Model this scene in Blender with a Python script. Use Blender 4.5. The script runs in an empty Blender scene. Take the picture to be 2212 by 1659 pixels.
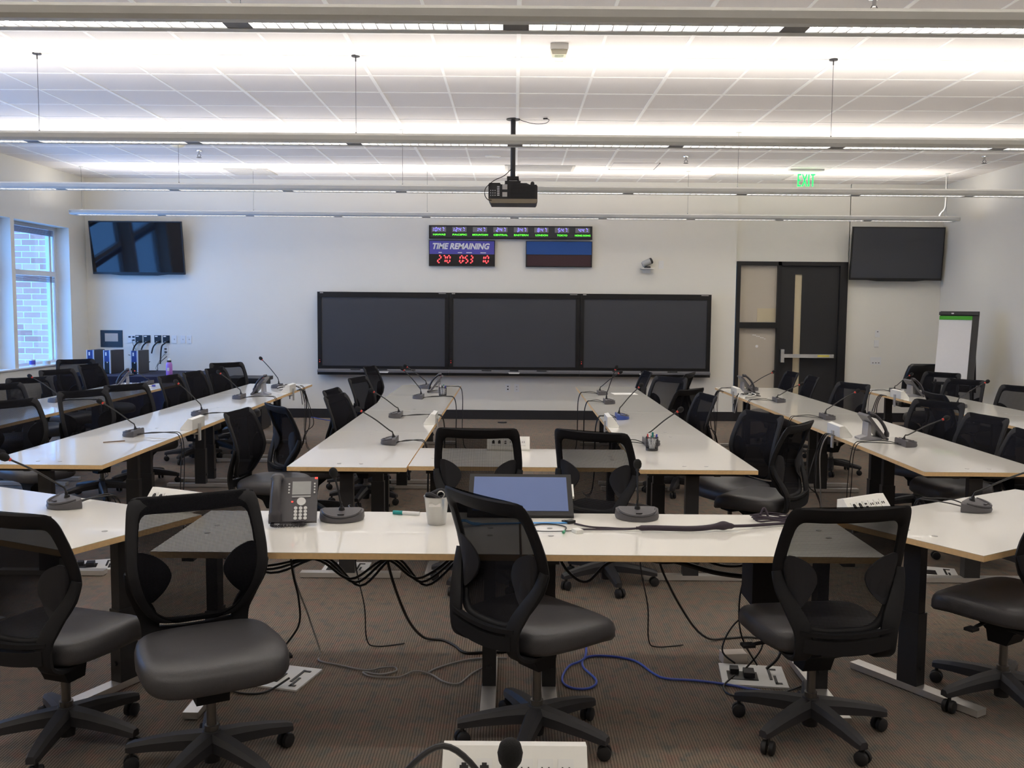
import bpy, bmesh, math, random
from mathutils import Vector, Matrix
random.seed(7)
S = bpy.context.scene
COL = S.collection
PI = math.pi

# ------------------------------------------------------------------ colours and materials
def lin(r, g, b):
    f = lambda c: (c/12.92 if c <= .04045 else ((c+.055)/1.055)**2.4)
    return (f(r/255), f(g/255), f(b/255), 1)

MATS = {}
def mat(name, rgb, rough=.5, metal=0, noise=.06, nscale=30, bump=0, bscale=200, coat=0, spec=.5, emit=None, estr=0, sheen=0):
    m = bpy.data.materials.new(name); m.use_nodes = True
    nt = m.node_tree; N = nt.nodes; L = nt.links
    b = N['Principled BSDF']
    tc = N.new('ShaderNodeTexCoord'); nz = N.new('ShaderNodeTexNoise'); nz.inputs['Scale'].default_value = nscale
    nz.inputs['Detail'].default_value = 3
    L.new(tc.outputs['Object'], nz.inputs['Vector'])
    c = lin(*rgb)
    mx = N.new('ShaderNodeMix'); mx.data_type = 'RGBA'
    mx.inputs[6].default_value = tuple(max(0, v*(1-noise)) for v in c[:3])+(1,)
    mx.inputs[7].default_value = tuple(min(1, v*(1+noise)) for v in c[:3])+(1,)
    L.new(nz.outputs['Fac'], mx.inputs[0]); L.new(mx.outputs[2], b.inputs['Base Color'])
    b.inputs['Roughness'].default_value = rough; b.inputs['Metallic'].default_value = metal
    b.inputs['Coat Weight'].default_value = coat; b.inputs['Coat Roughness'].default_value = .02
    b.inputs['Specular IOR Level'].default_value = spec
    if bump:
        n2 = N.new('ShaderNodeTexNoise'); n2.inputs['Scale'].default_value = bscale
        bp = N.new('ShaderNodeBump'); bp.inputs['Strength'].default_value = bump; bp.inputs['Distance'].default_value = .002
        L.new(tc.outputs['Object'], n2.inputs['Vector']); L.new(n2.outputs['Fac'], bp.inputs['Height']); L.new(bp.outputs['Normal'], b.inputs['Normal'])
    if emit:
        b.inputs['Emission Color'].default_value = lin(*emit); b.inputs['Emission Strength'].default_value = estr
    MATS[name] = m
    return m

mat('wall_paint', (235, 232, 222), .75, noise=.015, nscale=3)
mat('wall_paint_cool', (226, 222, 212), .75, noise=.015, nscale=3)
mat('ceiling_tile', (232, 227, 223), .9, noise=.05, nscale=160, bump=.3, bscale=260)
mat('grid_white', (252, 251, 248), .5, noise=.02)
mat('baseboard_black', (32, 31, 35), .55)
mat('black_frame', (24, 23, 25), .5)
mat('door_black', (38, 38, 40), .55, noise=.08, nscale=8)
mat('frost_pane', (196, 186, 170), .28, noise=.02, nscale=5)
mat('vision_pane', (206, 192, 160), .3, noise=.04, nscale=4)
mat('paper', (238, 236, 234), .8, noise=.02)
mat('laminate', (238, 235, 228), .1, noise=.01, nscale=4, coat=.4, spec=.4)
mat('mdf', (240, 202, 148), .6, noise=.12, nscale=60)
mat('steel_black', (44, 44, 46), .45, noise=.1)
mat('steel_dark', (58, 58, 60), .45, noise=.1)
mat('foot_silver', (205, 202, 198), .3, metal=.55, noise=.05)
mat('chrome', (210, 210, 210), .2, metal=1, noise=.03)
mat('chair_plastic', (30, 30, 33), .62, noise=.1, nscale=50, spec=.28)
mat('chair_leather', (70, 69, 72), .40, noise=.12, nscale=80, bump=.25, bscale=300)
mat('chair_base', (50, 50, 54), .5, noise=.1, nscale=40)
mat('gas_metal', (120, 118, 116), .3, metal=.8)
mat('rubber', (30, 30, 33), .6)
mat('pad_black', (46, 46, 50), .65, spec=.3)
mat('mic_grey', (84, 82, 86), .5, noise=.08, nscale=60)
mat('mic_blue', (52, 78, 150), .45)
mat('mic_black', (30, 29, 31), .5)
mat('foam', (22, 21, 22), .95, noise=.2, nscale=200, bump=.5, bscale=500)
mat('red_ring', (214, 60, 48), .4)
mat('led_red', (255, 70, 60), .4, emit=(255, 60, 50), estr=1.2)
mat('phone_grey', (80, 78, 82), .45, noise=.06)
mat('phone_dark', (52, 50, 55), .4)
mat('phone_silver', (158, 158, 164), .35, metal=.3)
mat('lcd_grey', (168, 170, 170), .25)
mat('key_white', (212, 212, 212), .5)
mat('white_plastic', (236, 235, 230), .35, noise=.015)
mat('white_plate', (232, 232, 230), .45, noise=.015)
mat('port_dark', (26, 24, 26), .5)
mat('port_blue', (40, 50, 110), .5)
mat('cable_black', (28, 27, 29), .5)
mat('cable_grey', (150, 148, 146), .5)
mat('cable_blue', (66, 92, 196), .45)
mat('cable_white', (220, 218, 214), .5)
mat('bezel_black', (20, 20, 22), .35)
mat('screen_matte', (64, 66, 72), .42, noise=.06, nscale=2)
mat('screen_gloss', (13, 14, 22), .06, noise=.1, nscale=2, spec=.42)
mat('tray_grey', (112, 112, 116), .45, metal=.2)
mat('sign_black', (22, 20, 24), .35)
mat('sign_panel', (60, 60, 64), .5)
mat('sign_violet', (88, 84, 178), .5, noise=.06, nscale=6)
mat('sign_blue', (28, 80, 154), .5, noise=.01)
mat('sign_white', (236, 236, 240), .5)
mat('dim_red', (62, 34, 42), .4, noise=.15, nscale=90)
mat('seg_grey', (132, 130, 134), .5)
mat('seg_red', (255, 60, 70), .4, emit=(255, 60, 66), estr=2.2)
mat('seg_violet', (110, 100, 255), .4, emit=(128, 118, 255), estr=1.6)
mat('seg_green', (90, 255, 60), .4, emit=(92, 255, 60), estr=1.3)
mat('exit_green', (30, 240, 90), .4, emit=(20, 255, 90), estr=1.5)
mat('lamp_metal', (214, 215, 211), .45, metal=0, noise=.02)
mat('louver_grey', (120, 120, 122), .4, metal=.2, noise=.02)
mat('lamp_under', (190, 189, 189), .45, metal=.05, noise=.02)
mat('lamp_glow', (255, 255, 255), .5, emit=(255, 249, 238), estr=16)
mat('louver_white', (236, 236, 234), .4)
mat('projector_black', (34, 34, 37), .45)
mat('projector_under', (142, 130, 110), .35)
mat('bolt_grey', (150, 148, 146), .5)
mat('vent_grey', (196, 192, 186), .6)
mat('beige_plastic', (226, 220, 200), .5)
mat('tin', (190, 190, 188), .3, metal=.8, noise=.06, nscale=15)
mat('marker_teal', (20, 150, 150), .4)
mat('strap_blue', (80, 156, 222), .6)
mat('slate_screen', (104, 122, 168), .2, noise=.06, nscale=3)
mat('sleeve', (54, 44, 56), .7, noise=.25, nscale=300)
mat('cloth_navy', (26, 27, 52), .9, noise=.2, nscale=40)
mat('pc_front', (40, 62, 130), .3, noise=.1)
mat('pc_side', (56, 56, 64), .5)
mat('pc_trim', (200, 210, 230), .3, metal=.3)
mat('bottle_lilac', (182, 128, 214), .35)
mat('bottle_cap', (40, 40, 44), .5)
mat('green_strip', (70, 170, 40), .6)
mat('cabinet_black', (26, 25, 27), .5)
mat('wood_pen', (120, 96, 80), .5)
mat('pen_blue', (60, 60, 170), .4)
mat('pen_green', (30, 130, 120), .4)
mat('pen_red', (200, 60, 60), .4)
mat('pen_white', (230, 230, 230), .4)
mat('window_frame', (224, 226, 228), .4, noise=.02)
mat('blind_grey', (140, 142, 160), .6)
mat('green_plug', (70, 170, 130), .4)
mat('door_chrome', (222, 222, 220), .25, metal=.7)
mat('yellow_tape', (214, 200, 90), .5)
mat('tan_box', (206, 196, 186), .7)

def mesh_fabric():
    m = bpy.data.materials.new('mesh_fabric'); m.use_nodes = True
    nt = m.node_tree; N = nt.nodes; L = nt.links
    out = N['Material Output']; N.remove(N['Principled BSDF'])
    tr = N.new('ShaderNodeBsdfTransparent'); df = N.new('ShaderNodeBsdfDiffuse'); df.inputs['Color'].default_value = lin(32, 32, 36)
    mx = N.new('ShaderNodeMixShader'); tc = N.new('ShaderNodeTexCoord')
    w = [N.new('ShaderNodeTexWave') for _ in range(2)]
    w[0].bands_direction = 'X'; w[1].bands_direction = 'Z'
    for x in w:
        x.inputs['Scale'].default_value = 62; L.new(tc.outputs['Object'], x.inputs['Vector'])
    mu = N.new('ShaderNodeMath'); mu.operation = 'MULTIPLY'
    L.new(w[0].outputs['Fac'], mu.inputs[0]); L.new(w[1].outputs['Fac'], mu.inputs[1])
    mr = N.new('ShaderNodeMapRange'); mr.inputs['From Min'].default_value = 0; mr.inputs['From Max'].default_value = .6
    mr.inputs['To Min'].default_value = .93; mr.inputs['To Max'].default_value = .48
    L.new(mu.outputs[0], mr.inputs['Value'])
    # a woven sheet has depth: seen aslant the threads close up the holes
    fw = N.new('ShaderNodeLayerWeight'); fw.inputs['Blend'].default_value = .5
    f2 = N.new('ShaderNodeMapRange'); f2.inputs['From Min'].default_value = .03; f2.inputs['From Max'].default_value = .34
    f2.inputs['To Min'].default_value = .3; f2.inputs['To Max'].default_value = .95; L.new(fw.outputs['Facing'], f2.inputs['Value'])
    ma = N.new('ShaderNodeMath'); ma.operation = 'MAXIMUM'; L.new(mr.outputs['Result'], ma.inputs[0]); L.new(f2.outputs['Result'], ma.inputs[1])
    L.new(ma.outputs[0], mx.inputs['Fac']); L.new(tr.outputs[0], mx.inputs[1]); L.new(df.outputs[0], mx.inputs[2])
    L.new(mx.outputs[0], out.inputs['Surface'])
    MATS['mesh_fabric'] = m
mesh_fabric()

def clear(name, rgb, fac, rough=.02):
    """clear pane: mostly see-through with a glossy reflection"""
    m = bpy.data.materials.new(name); m.use_nodes = True
    nt = m.node_tree; N = nt.nodes; L = nt.links
    out = N['Material Output']; N.remove(N['Principled BSDF'])
    tr = N.new('ShaderNodeBsdfTransparent'); tr.inputs['Color'].default_value = lin(*rgb)
    gl = N.new('ShaderNodeBsdfGlossy'); gl.inputs['Roughness'].default_value = rough
    fr = N.new('ShaderNodeLayerWeight'); fr.inputs['Blend'].default_value = .5
    pw = N.new('ShaderNodeMath'); pw.operation = 'POWER'; pw.inputs[1].default_value = 4; L.new(fr.outputs['Facing'], pw.inputs[0])
    mr = N.new('ShaderNodeMapRange'); mr.inputs['To Min'].default_value = fac*.4; mr.inputs['To Max'].default_value = .8; L.new(pw.outputs[0], mr.inputs['Value'])
    mx = N.new('ShaderNodeMixShader')
    L.new(mr.outputs['Result'], mx.inputs['Fac']); L.new(tr.outputs[0], mx.inputs[1]); L.new(gl.outputs[0], mx.inputs[2])
    L.new(mx.outputs[0], out.inputs['Surface']); MATS[name] = m
clear('window_glass', (228, 236, 244), .12)
clear('acrylic', (252, 255, 252), .03)
clear('wire_mesh', (120, 120, 124), .05, .4)

def carpet():
    m = bpy.data.materials.new('carpet'); m.use_nodes = True
    nt = m.node_tree; N = nt.nodes; L = nt.links; b = N['Principled BSDF']
    tc = N.new('ShaderNodeTexCoord')
    def noise(scale, sx, sy, det=3):
        mp = N.new('ShaderNodeMapping'); mp.inputs['Scale'].default_value = (sx, sy, 1)
        n = N.new('ShaderNodeTexNoise'); n.inputs['Scale'].default_value = scale; n.inputs['Detail'].default_value = det
        L.new(tc.outputs['Object'], mp.inputs['Vector']); L.new(mp.outputs['Vector'], n.inputs['Vector']); return n
    def mix(fac, a, c, mode='MIX'):
        x = N.new('ShaderNodeMix'); x.data_type = 'RGBA'; x.blend_type = mode
        for i, v in ((0, fac), (6, a), (7, c)):
            if isinstance(v, (tuple, float, int)): x.inputs[i].default_value = v
            else: L.new(v, x.inputs[i])
        return x.outputs[2]
    def ramp(src, a, c):
        r = N.new('ShaderNodeMapRange'); r.inputs['From Min'].default_value = a; r.inputs['From Max'].default_value = c
        L.new(src, r.inputs['Value']); return r.outputs['Result']
    base = mix(ramp(noise(.7, .5, 1.2).outputs['Fac'], .3, .7), lin(128, 119, 111), lin(154, 139, 122))
    red = mix(ramp(noise(14, 1, .8, 6).outputs['Fac'], .48, .66), base, lin(150, 126, 114))
    grn = mix(ramp(noise(17, 1, .8, 6).outputs['Fac'], .5, .68), red, lin(122, 121, 115))
    spk = noise(420, 1, .35, 1)
    spc = mix(ramp(spk.outputs['Fac'], .3, .7), grn, (0, 0, 0, 1)); 
    grn2 = mix(.25, grn, spc)
    wv = N.new('ShaderNodeTexWave'); wv.bands_direction = 'X'; wv.inputs['Scale'].default_value = 26; wv.inputs['Distortion'].default_value = .6
    wv.inputs['Detail Scale'].default_value = 3
    L.new(tc.outputs['Object'], wv.inputs['Vector'])
    fin = mix(ramp(wv.outputs['Fac'], .0, .45), mix(.5, grn2, (0, 0, 0, 1)), grn2)
    L.new(fin, b.inputs['Base Color']); b.inputs['Roughness'].default_value = .95; b.inputs['Specular IOR Level'].default_value = .15
    bp = N.new('ShaderNodeBump'); bp.inputs['Strength'].default_value = .5; bp.inputs['Distance'].default_value = .004
    L.new(wv.outputs['Fac'], bp.inputs['Height']); L.new(bp.outputs['Normal'], b.inputs['Normal'])
    MATS['carpet'] = m
carpet()

def bricks():
    m = bpy.data.materials.new('brick_wall'); m.use_nodes = True
    nt = m.node_tree; N = nt.nodes; L = nt.links; b = N['Principled BSDF']
    tc = N.new('ShaderNodeTexCoord'); mp = N.new('ShaderNodeMapping'); mp.inputs['Rotation'].default_value = (-PI/2, 0, 0)
    t = N.new('ShaderNodeTexBrick'); t.inputs['Color1'].default_value = lin(212, 158, 132); t.inputs['Color2'].default_value = lin(178, 118, 100)
    t.inputs['Mortar'].default_value = lin(210, 202, 194); t.inputs['Scale'].default_value = 1
    t.inputs['Brick Width'].default_value = .27; t.inputs['Row Height'].default_value = .094; t.inputs['Mortar Size'].default_value = .006
    L.new(tc.outputs['Object'], mp.inputs['Vector']); L.new(mp.outputs['Vector'], t.inputs['Vector']); L.new(t.outputs['Color'], b.inputs['Base Color'])
    b.inputs['Roughness'].default_value = .9; MATS['brick_wall'] = m
bricks()

# ------------------------------------------------------------------ mesh helpers
def box(bm, c, s, rz=0, mi=0, rx=0):
    x, y, z = (v/2 for v in s)
    M = Matrix.Translation(c) @ Matrix.Rotation(rz, 4, 'Z') @ Matrix.Rotation(rx, 4, 'X')
    v = [bm.verts.new(M @ Vector((a*x, b*y, d*z))) for d in (-1, 1) for a, b in ((-1, -1), (1, -1), (1, 1), (-1, 1))]
    fs = [bm.faces.new([v[i] for i in f]) for f in ((3, 2, 1, 0), (4, 5, 6, 7), (0, 1, 5, 4), (1, 2, 6, 5), (2, 3, 7, 6), (3, 0, 4, 7))]
    for f in fs: f.material_index = mi
    return fs

def prism(bm, poly, h0, h1, axis='z', mi=0):
    """extrude a polygon; axis z: poly is (x,y); axis x: poly is (y,z); axis y: poly is (x,z)"""
    f = {'z': lambda p, h: (p[0], p[1], h), 'x': lambda p, h: (h, p[0], p[1]), 'y': lambda p, h: (p[0], h, p[1])}[axis]
    a = [bm.verts.new(f(p, h0)) for p in poly]; b = [bm.verts.new(f(p, h1)) for p in poly]
    n = len(poly); out = [bm.faces.new(a[::-1]), bm.faces.new(b)]
    for i in range(n): out.append(bm.faces.new((a[i], a[(i+1) % n], b[(i+1) % n], b[i])))
    for q in out: q.material_index = mi
    return out

def tube(bm, pts, r, n=8, closed=False, mi=0, flat=1.0):
    pts = [Vector(p) for p in pts]; k = len(pts)
    rs = r if isinstance(r, (list, tuple)) else [r]*k
    rings = []; prev = None
    for i, p in enumerate(pts):
        a = pts[(i-1) % k] if (closed or i > 0) else p
        b = pts[(i+1) % k] if (closed or i < k-1) else p
        t = (b-a).normalized() if (b-a).length > 1e-9 else Vector((0, 0, 1))
        if prev is None:
            ref = Vector((0, 0, 1)) if abs(t.z) < .9 else Vector((1, 0, 0))
            u = t.cross(ref).normalized()
        else:
            u = prev - t*prev.dot(t); u = u.normalized() if u.length > 1e-6 else t.orthogonal().normalized()
        prev = u; w = t.cross(u)
        rings.append([bm.verts.new(p + (u*math.cos(2*PI*j/n) + w*math.sin(2*PI*j/n)*flat)*rs[i]) for j in range(n)])
    m = k if closed else k-1
    for i in range(m):
        A, B = rings[i], rings[(i+1) % k]
        for j in range(n):
            f = bm.faces.new((A[j], A[(j+1) % n], B[(j+1) % n], B[j])); f.material_index = mi
    if not closed:
        for R in (rings[0][::-1], rings[-1]):
            f = bm.faces.new(R); f.material_index = mi

def spline(pts, sub=6, closed=False):
    P = [Vector(p) for p in pts]; n = len(P); out = []
    for i in range(n if closed else n-1):
        g = lambda j: P[j % n] if closed else P[max(0, min(n-1, j))]
        a, b, c, d = g(i-1), g(i), g(i+1), g(i+2)
        for s in range(sub):
            t = s/sub
            out.append(.5*((2*b)+(c-a)*t+(2*a-5*b+4*c-d)*t*t+(3*b-a-3*c+d)*t**3))
    if not closed: out.append(P[-1])
    return out

def lathe(bm, prof, n=20, M=None, mi=0, cap=True):
    M = M or Matrix.Identity(4); rings = []
    for r, z in prof:
        if r < 1e-6: rings.append([bm.verts.new(M @ Vector((0, 0, z)))])
        else: rings.append([bm.verts.new(M @ Vector((r*math.cos(2*PI*i/n), r*math.sin(2*PI*i/n), z))) for i in range(n)])
    for A, B in zip(rings, rings[1:]):
        for j in range(n):
            k = (j+1) % n
            q = [A[0], B[k], B[j]] if len(A) == 1 else ([A[j], A[k], B[0]] if len(B) == 1 else [A[j], A[k], B[k], B[j]])
            if len(A) == 1 and len(B) == 1: continue
            f = bm.faces.new(q); f.material_index = mi
    if not cap: return
    if len(rings[0]) > 1: bm.faces.new(rings[0][::-1]).material_index = mi
    if len(rings[-1]) > 1: bm.faces.new(rings[-1]).material_index = mi

def NB(): return bmesh.new()

def bevel(bm, w, seg=2):
    es = [e for e in bm.edges if len(e.link_faces) == 2 and e.calc_face_angle(0) > .5]
    bmesh.ops.bevel(bm, geom=es, offset=w, segments=seg, affect='EDGES', profile=.5, clamp_overlap=True)

def obj(name, bm, mats, parent=None, smooth=True, ang=40, loc=None, rz=None):
    bmesh.ops.recalc_face_normals(bm, faces=bm.faces)
    if smooth:
        for f in bm.faces: f.smooth = True
        lim = math.radians(ang)
        for e in bm.edges:
            if len(e.link_faces) == 2 and e.calc_face_angle(0) > lim: e.smooth = False
    me = bpy.data.meshes.new(name); bm.to_mesh(me); bm.free()
    for m in ([mats] if isinstance(mats, str) else mats): me.materials.append(MATS[m])
    o = bpy.data.objects.new(name, me); COL.objects.link(o)
    if parent: o.parent = parent
    if loc is not None: o.location = loc
    if rz is not None: o.rotation_euler[2] = rz
    return o

def tag(o, label, cat, group=None, kind=None):
    o['label'] = label; o['category'] = cat
    if group: o['group'] = group
    if kind: o['kind'] = kind
    return o

def thing(name, label, cat, loc=(0, 0, 0), rz=0, group=None):
    o = bpy.data.objects.new(name, None); COL.objects.link(o); o.empty_display_size = .1
    o.location = loc; o.rotation_euler = (0, 0, rz)
    return tag(o, label, cat, group)

def struct(name, bm, m, parent=None, smooth=False):
    o = obj(name, bm, m, parent, smooth)
    if not parent: o['kind'] = 'structure'
    return o

CHILD = {}
def kids(o): return [c for c in bpy.data.objects if c.parent is o]
def dup(root, loc, rz, label, group=None):
    """copy of a thing together with its parts and their sub-parts"""
    tree = CHILD.setdefault(root.name, None)
    if tree is None:
        tree = CHILD[root.name] = [(c, kids(c)) for c in kids(root)]
    r = root.copy(); COL.objects.link(r); r.location = loc; r.rotation_euler = (0, 0, rz); r['label'] = label
    if group: r['group'] = group
    for c, g in tree:
        k = c.copy(); COL.objects.link(k); k.parent = r
        for s in g:
            q = s.copy(); COL.objects.link(q); q.parent = k
    return r

def text_mesh(body, size, depth=.002, shear=0, bold=0):
    cu = bpy.data.curves.new('lettering', 'FONT'); cu.body = body; cu.size = size; cu.extrude = depth/2
    cu.align_x = 'CENTER'; cu.align_y = 'CENTER'; cu.shear = shear; cu.offset = bold; cu.resolution_u = 3
    o = bpy.data.objects.new('lettering', cu); COL.objects.link(o)
    dg = bpy.context.evaluated_depsgraph_get()
    me = bpy.data.meshes.new_from_object(o.evaluated_get(dg))
    bpy.data.objects.remove(o); bpy.data.curves.remove(cu)
    return me

def lettering(body, size, m, parent, loc, width=None, shear=0, bold=0, name='lettering', height=None):
    """text standing in the XZ plane and read from the -Y side"""
    me = text_mesh(body, size, .002, shear, bold); me.materials.clear(); me.materials.append(MATS[m])
    xs = [v.co.x for v in me.vertices]; ys = [v.co.y for v in me.vertices]
    kx = width/(max(xs)-min(xs)) if width else 1
    ky = height/(max(ys)-min(ys)) if height else 1
    cx, cy = (max(xs)+min(xs))/2, (max(ys)+min(ys))/2
    for v in me.vertices:
        x, y, z = v.co; v.co = ((x-cx)*kx, -z, (y-cy)*ky)
    o = bpy.data.objects.new(name, me); COL.objects.link(o); o.parent = parent; o.location = loc
    return o

def cyl(bm, a, b, r, n=14, mi=0): tube(bm, [a, b], r, n, mi=mi)
# ------------------------------------------------------------------ the room
XL, XR, YB, YF, ZC = -6.55, 6.55, 14.54, -3.0, 3.64
bm = NB(); box(bm, (0, 5.8, -.05), (13.8, 18.4, .1)); struct('floor', bm, 'carpet')
bm = NB(); box(bm, (0, 5.8, ZC+.06), (13.8, 18.4, .12)); ceiling = struct('ceiling', bm, 'ceiling_tile')
bm = NB(); T = .6096
for k in range(-5, 6): box(bm, (.02+2*k*T, 5.77, ZC-.002), (.03, 17.5, .006))
for r in range(-16, 13): box(bm, (0, 6.775+r*T, ZC-.0015), (13.1, .022, .005))
for k in range(-6, 5): box(bm, (.02+(2*k+1)*T, 5.77, ZC-.001), (.022, 17.5, .004))
struct('trim_1', bm, 'grid_white')

WIN = [(12.47, 14.0), (10.85, 12.38), (8.22, 9.75), (6.60, 8.13)]
Z0, Z1 = .86, 2.84
bm = NB(); cy = lambda a, b: (a+b)/2
for a, b, z0, z1 in [(YF-.2, 14.84, 0, Z0), (YF-.2, 14.84, Z1, ZC)]: box(bm, (XL-.15, cy(a, b), cy(z0, z1)), (.3, b-a, z1-z0))
for a, b in [(14.0, 14.84), (12.38, 12.47), (9.75, 10.85), (8.13, 8.22), (YF-.2, 6.6)]: box(bm, (XL-.15, cy(a, b), cy(Z0, Z1)), (.3, b-a, Z1-Z0))
struct('wall_left', bm, 'wall_paint')
bm = NB(); box(bm, (XR+.15, 5.8, ZC/2), (.3, 18, ZC)); struct('wall_right', bm, 'wall_paint')
bm = NB(); box(bm, (0, YF-.1, ZC/2), (13.7, .2, ZC)); struct('wall_front', bm, 'wall_paint')
bm = NB()
box(bm, (-1.575, YB+.15, ZC/2), (9.95, .3, ZC)); box(bm, (4.265, YB+.17, 3.05), (1.73, .26, 1.18)); box(bm, (5.84, YB+.17, ZC/2), (1.44, .26, ZC))
struct('wall_back', bm, 'wall_paint')
bm = NB(); box(bm, (-1.57, YB-.008, .0715), (9.96, .016, .143)); box(bm, (5.84, YB+.032, .0715), (1.42, .016, .143)); struct('baseboard_back', bm, 'baseboard_black')
bm = NB(); box(bm, (XR-.008, 5.8, .0715), (.016, 17.4, .143)); struct('baseboard_right', bm, 'baseboard_black')
bm = NB(); box(bm, (XL+.008, 5.8, .0715), (.016, 17.4, .143)); struct('baseboard_left', bm, 'baseboard_black')

for i, (a, b) in enumerate(WIN):
    bm = NB(); x = XL-.235; w = .05; zt = 2.16
    for y in (a+w/2, b-w/2): box(bm, (x, y, cy(Z0, Z1)), (.07, w, Z1-Z0))
    box(bm, (x, b-.16, cy(Z0, Z1)), (.05, .05, Z1-Z0-.08)); box(bm, (x-.01, b-.105, cy(Z0, Z1)), (.02, .07, Z1-Z0-.08))
    for z, h in ((Z0+w/2, w), (Z1-w/2, w), (zt, .07)): box(bm, (x, cy(a, b), z), (.07, b-a-2*w, h))
    wn = struct('window_%d' % (i+1), bm, 'window_frame')
    for z0, z1 in ((Z0+w, zt-.035), (zt+.035, Z1-w)):
        bm = NB(); box(bm, (x-.02, cy(a, b)-.06, cy(z0, z1)), (.008, b-a-.2, z1-z0)); obj('pane', bm, 'window_glass', wn, False)
        bm = NB()
        for k in range(6): box(bm, (x+.045, cy(a, b)-.03, z1-.012-k*.014), (.03, b-a-.16, .009))
        obj('blind', bm, 'blind_grey', wn, False)
bm = NB(); box(bm, (XL-.10, cy(10.85, 14.0), Z0+.004), (.24, 3.14, .018)); struct('trim_2', bm, 'window_frame')
bm = NB(); box(bm, (-9.0, 14.95, 1.6), (4.28, .2, 6.0)); bw = struct('exterior_wall', bm, 'brick_wall')

# ------------------------------------------------------------------ door with side glazing
DY = YB+.03
bm = NB()
for x0, x1, z0, z1 in [(3.41, 3.47, 0, 2.46), (4.04, 4.095, 0, 2.46), (4.99, 5.11, 0, 2.46), (3.47, 4.99, 2.40, 2.46), (3.47, 4.04, 1.44, 1.53), (3.47, 4.04, 0, .14)]:
    box(bm, (cy(x0, x1), DY+.02, cy(z0, z1)), (x1-x0, .12, z1-z0))
door = struct('door_1', bm, 'black_frame')
bm = NB(); box(bm, (3.755, DY+.03, 1.965), (.57, .012, .87)); obj('side_pane', bm, 'frost_pane', door, False)
bm = NB(); box(bm, (3.755, DY+.03, .79), (.57, .012, 1.3)); pane2 = obj('side_pane', bm, 'frost_pane', door, False)
bm = NB(); box(bm, (3.89, DY+.022, 1.64), (.28, .003, .21)); obj('notice', bm, 'vision_pane', door, False)
bm = NB()
lathe(bm, [(0, 0), (.022, 0), (.022, .001), (0, .001)], 14, Matrix.Translation((3.76, DY+.0225, 1.16)) @ Matrix.Rotation(PI/2, 4, 'X'))
for k in range(7): box(bm, (3.70+.03*k, DY+.0225, 1.335-.010*k+.008*(k % 2)), (.026, .001, .012))
obj('frosted_decal', bm, 'paper', pane2, False)
bm = NB()
for x0, x1, z0, z1 in [(4.095, 4.315, .01, 2.40), (4.425, 4.99, .01, 2.40), (4.315, 4.425, 2.27, 2.40), (4.315, 4.425, .01, .3)]:
    box(bm, (cy(x0, x1), DY+.03, cy(z0, z1)), (x1-x0, .05, z1-z0))
leaf = obj('door_leaf', bm, 'door_black', door, False)
bm = NB(); box(bm, (4.37, DY+.03, 1.285), (.11, .01, 1.97)); obj('vision_panel', bm, 'vision_pane', leaf, False)
bm = NB(); box(bm, (4.52, DY-.055, 1.02), (.80, .05, .055)); box(bm, (4.135, DY-.04, 1.02), (.05, .08, .20)); bevel(bm, .006); box(bm, (4.89, DY-.02, 1.02), (.05, .05, .05))
pb = obj('push_bar', bm, 'door_chrome', leaf)
bm = NB(); box(bm, (4.76, DY-.082, 1.022), (.18, .002, .03)); obj('bar_label', bm, 'yellow_tape', pb, False)

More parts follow.
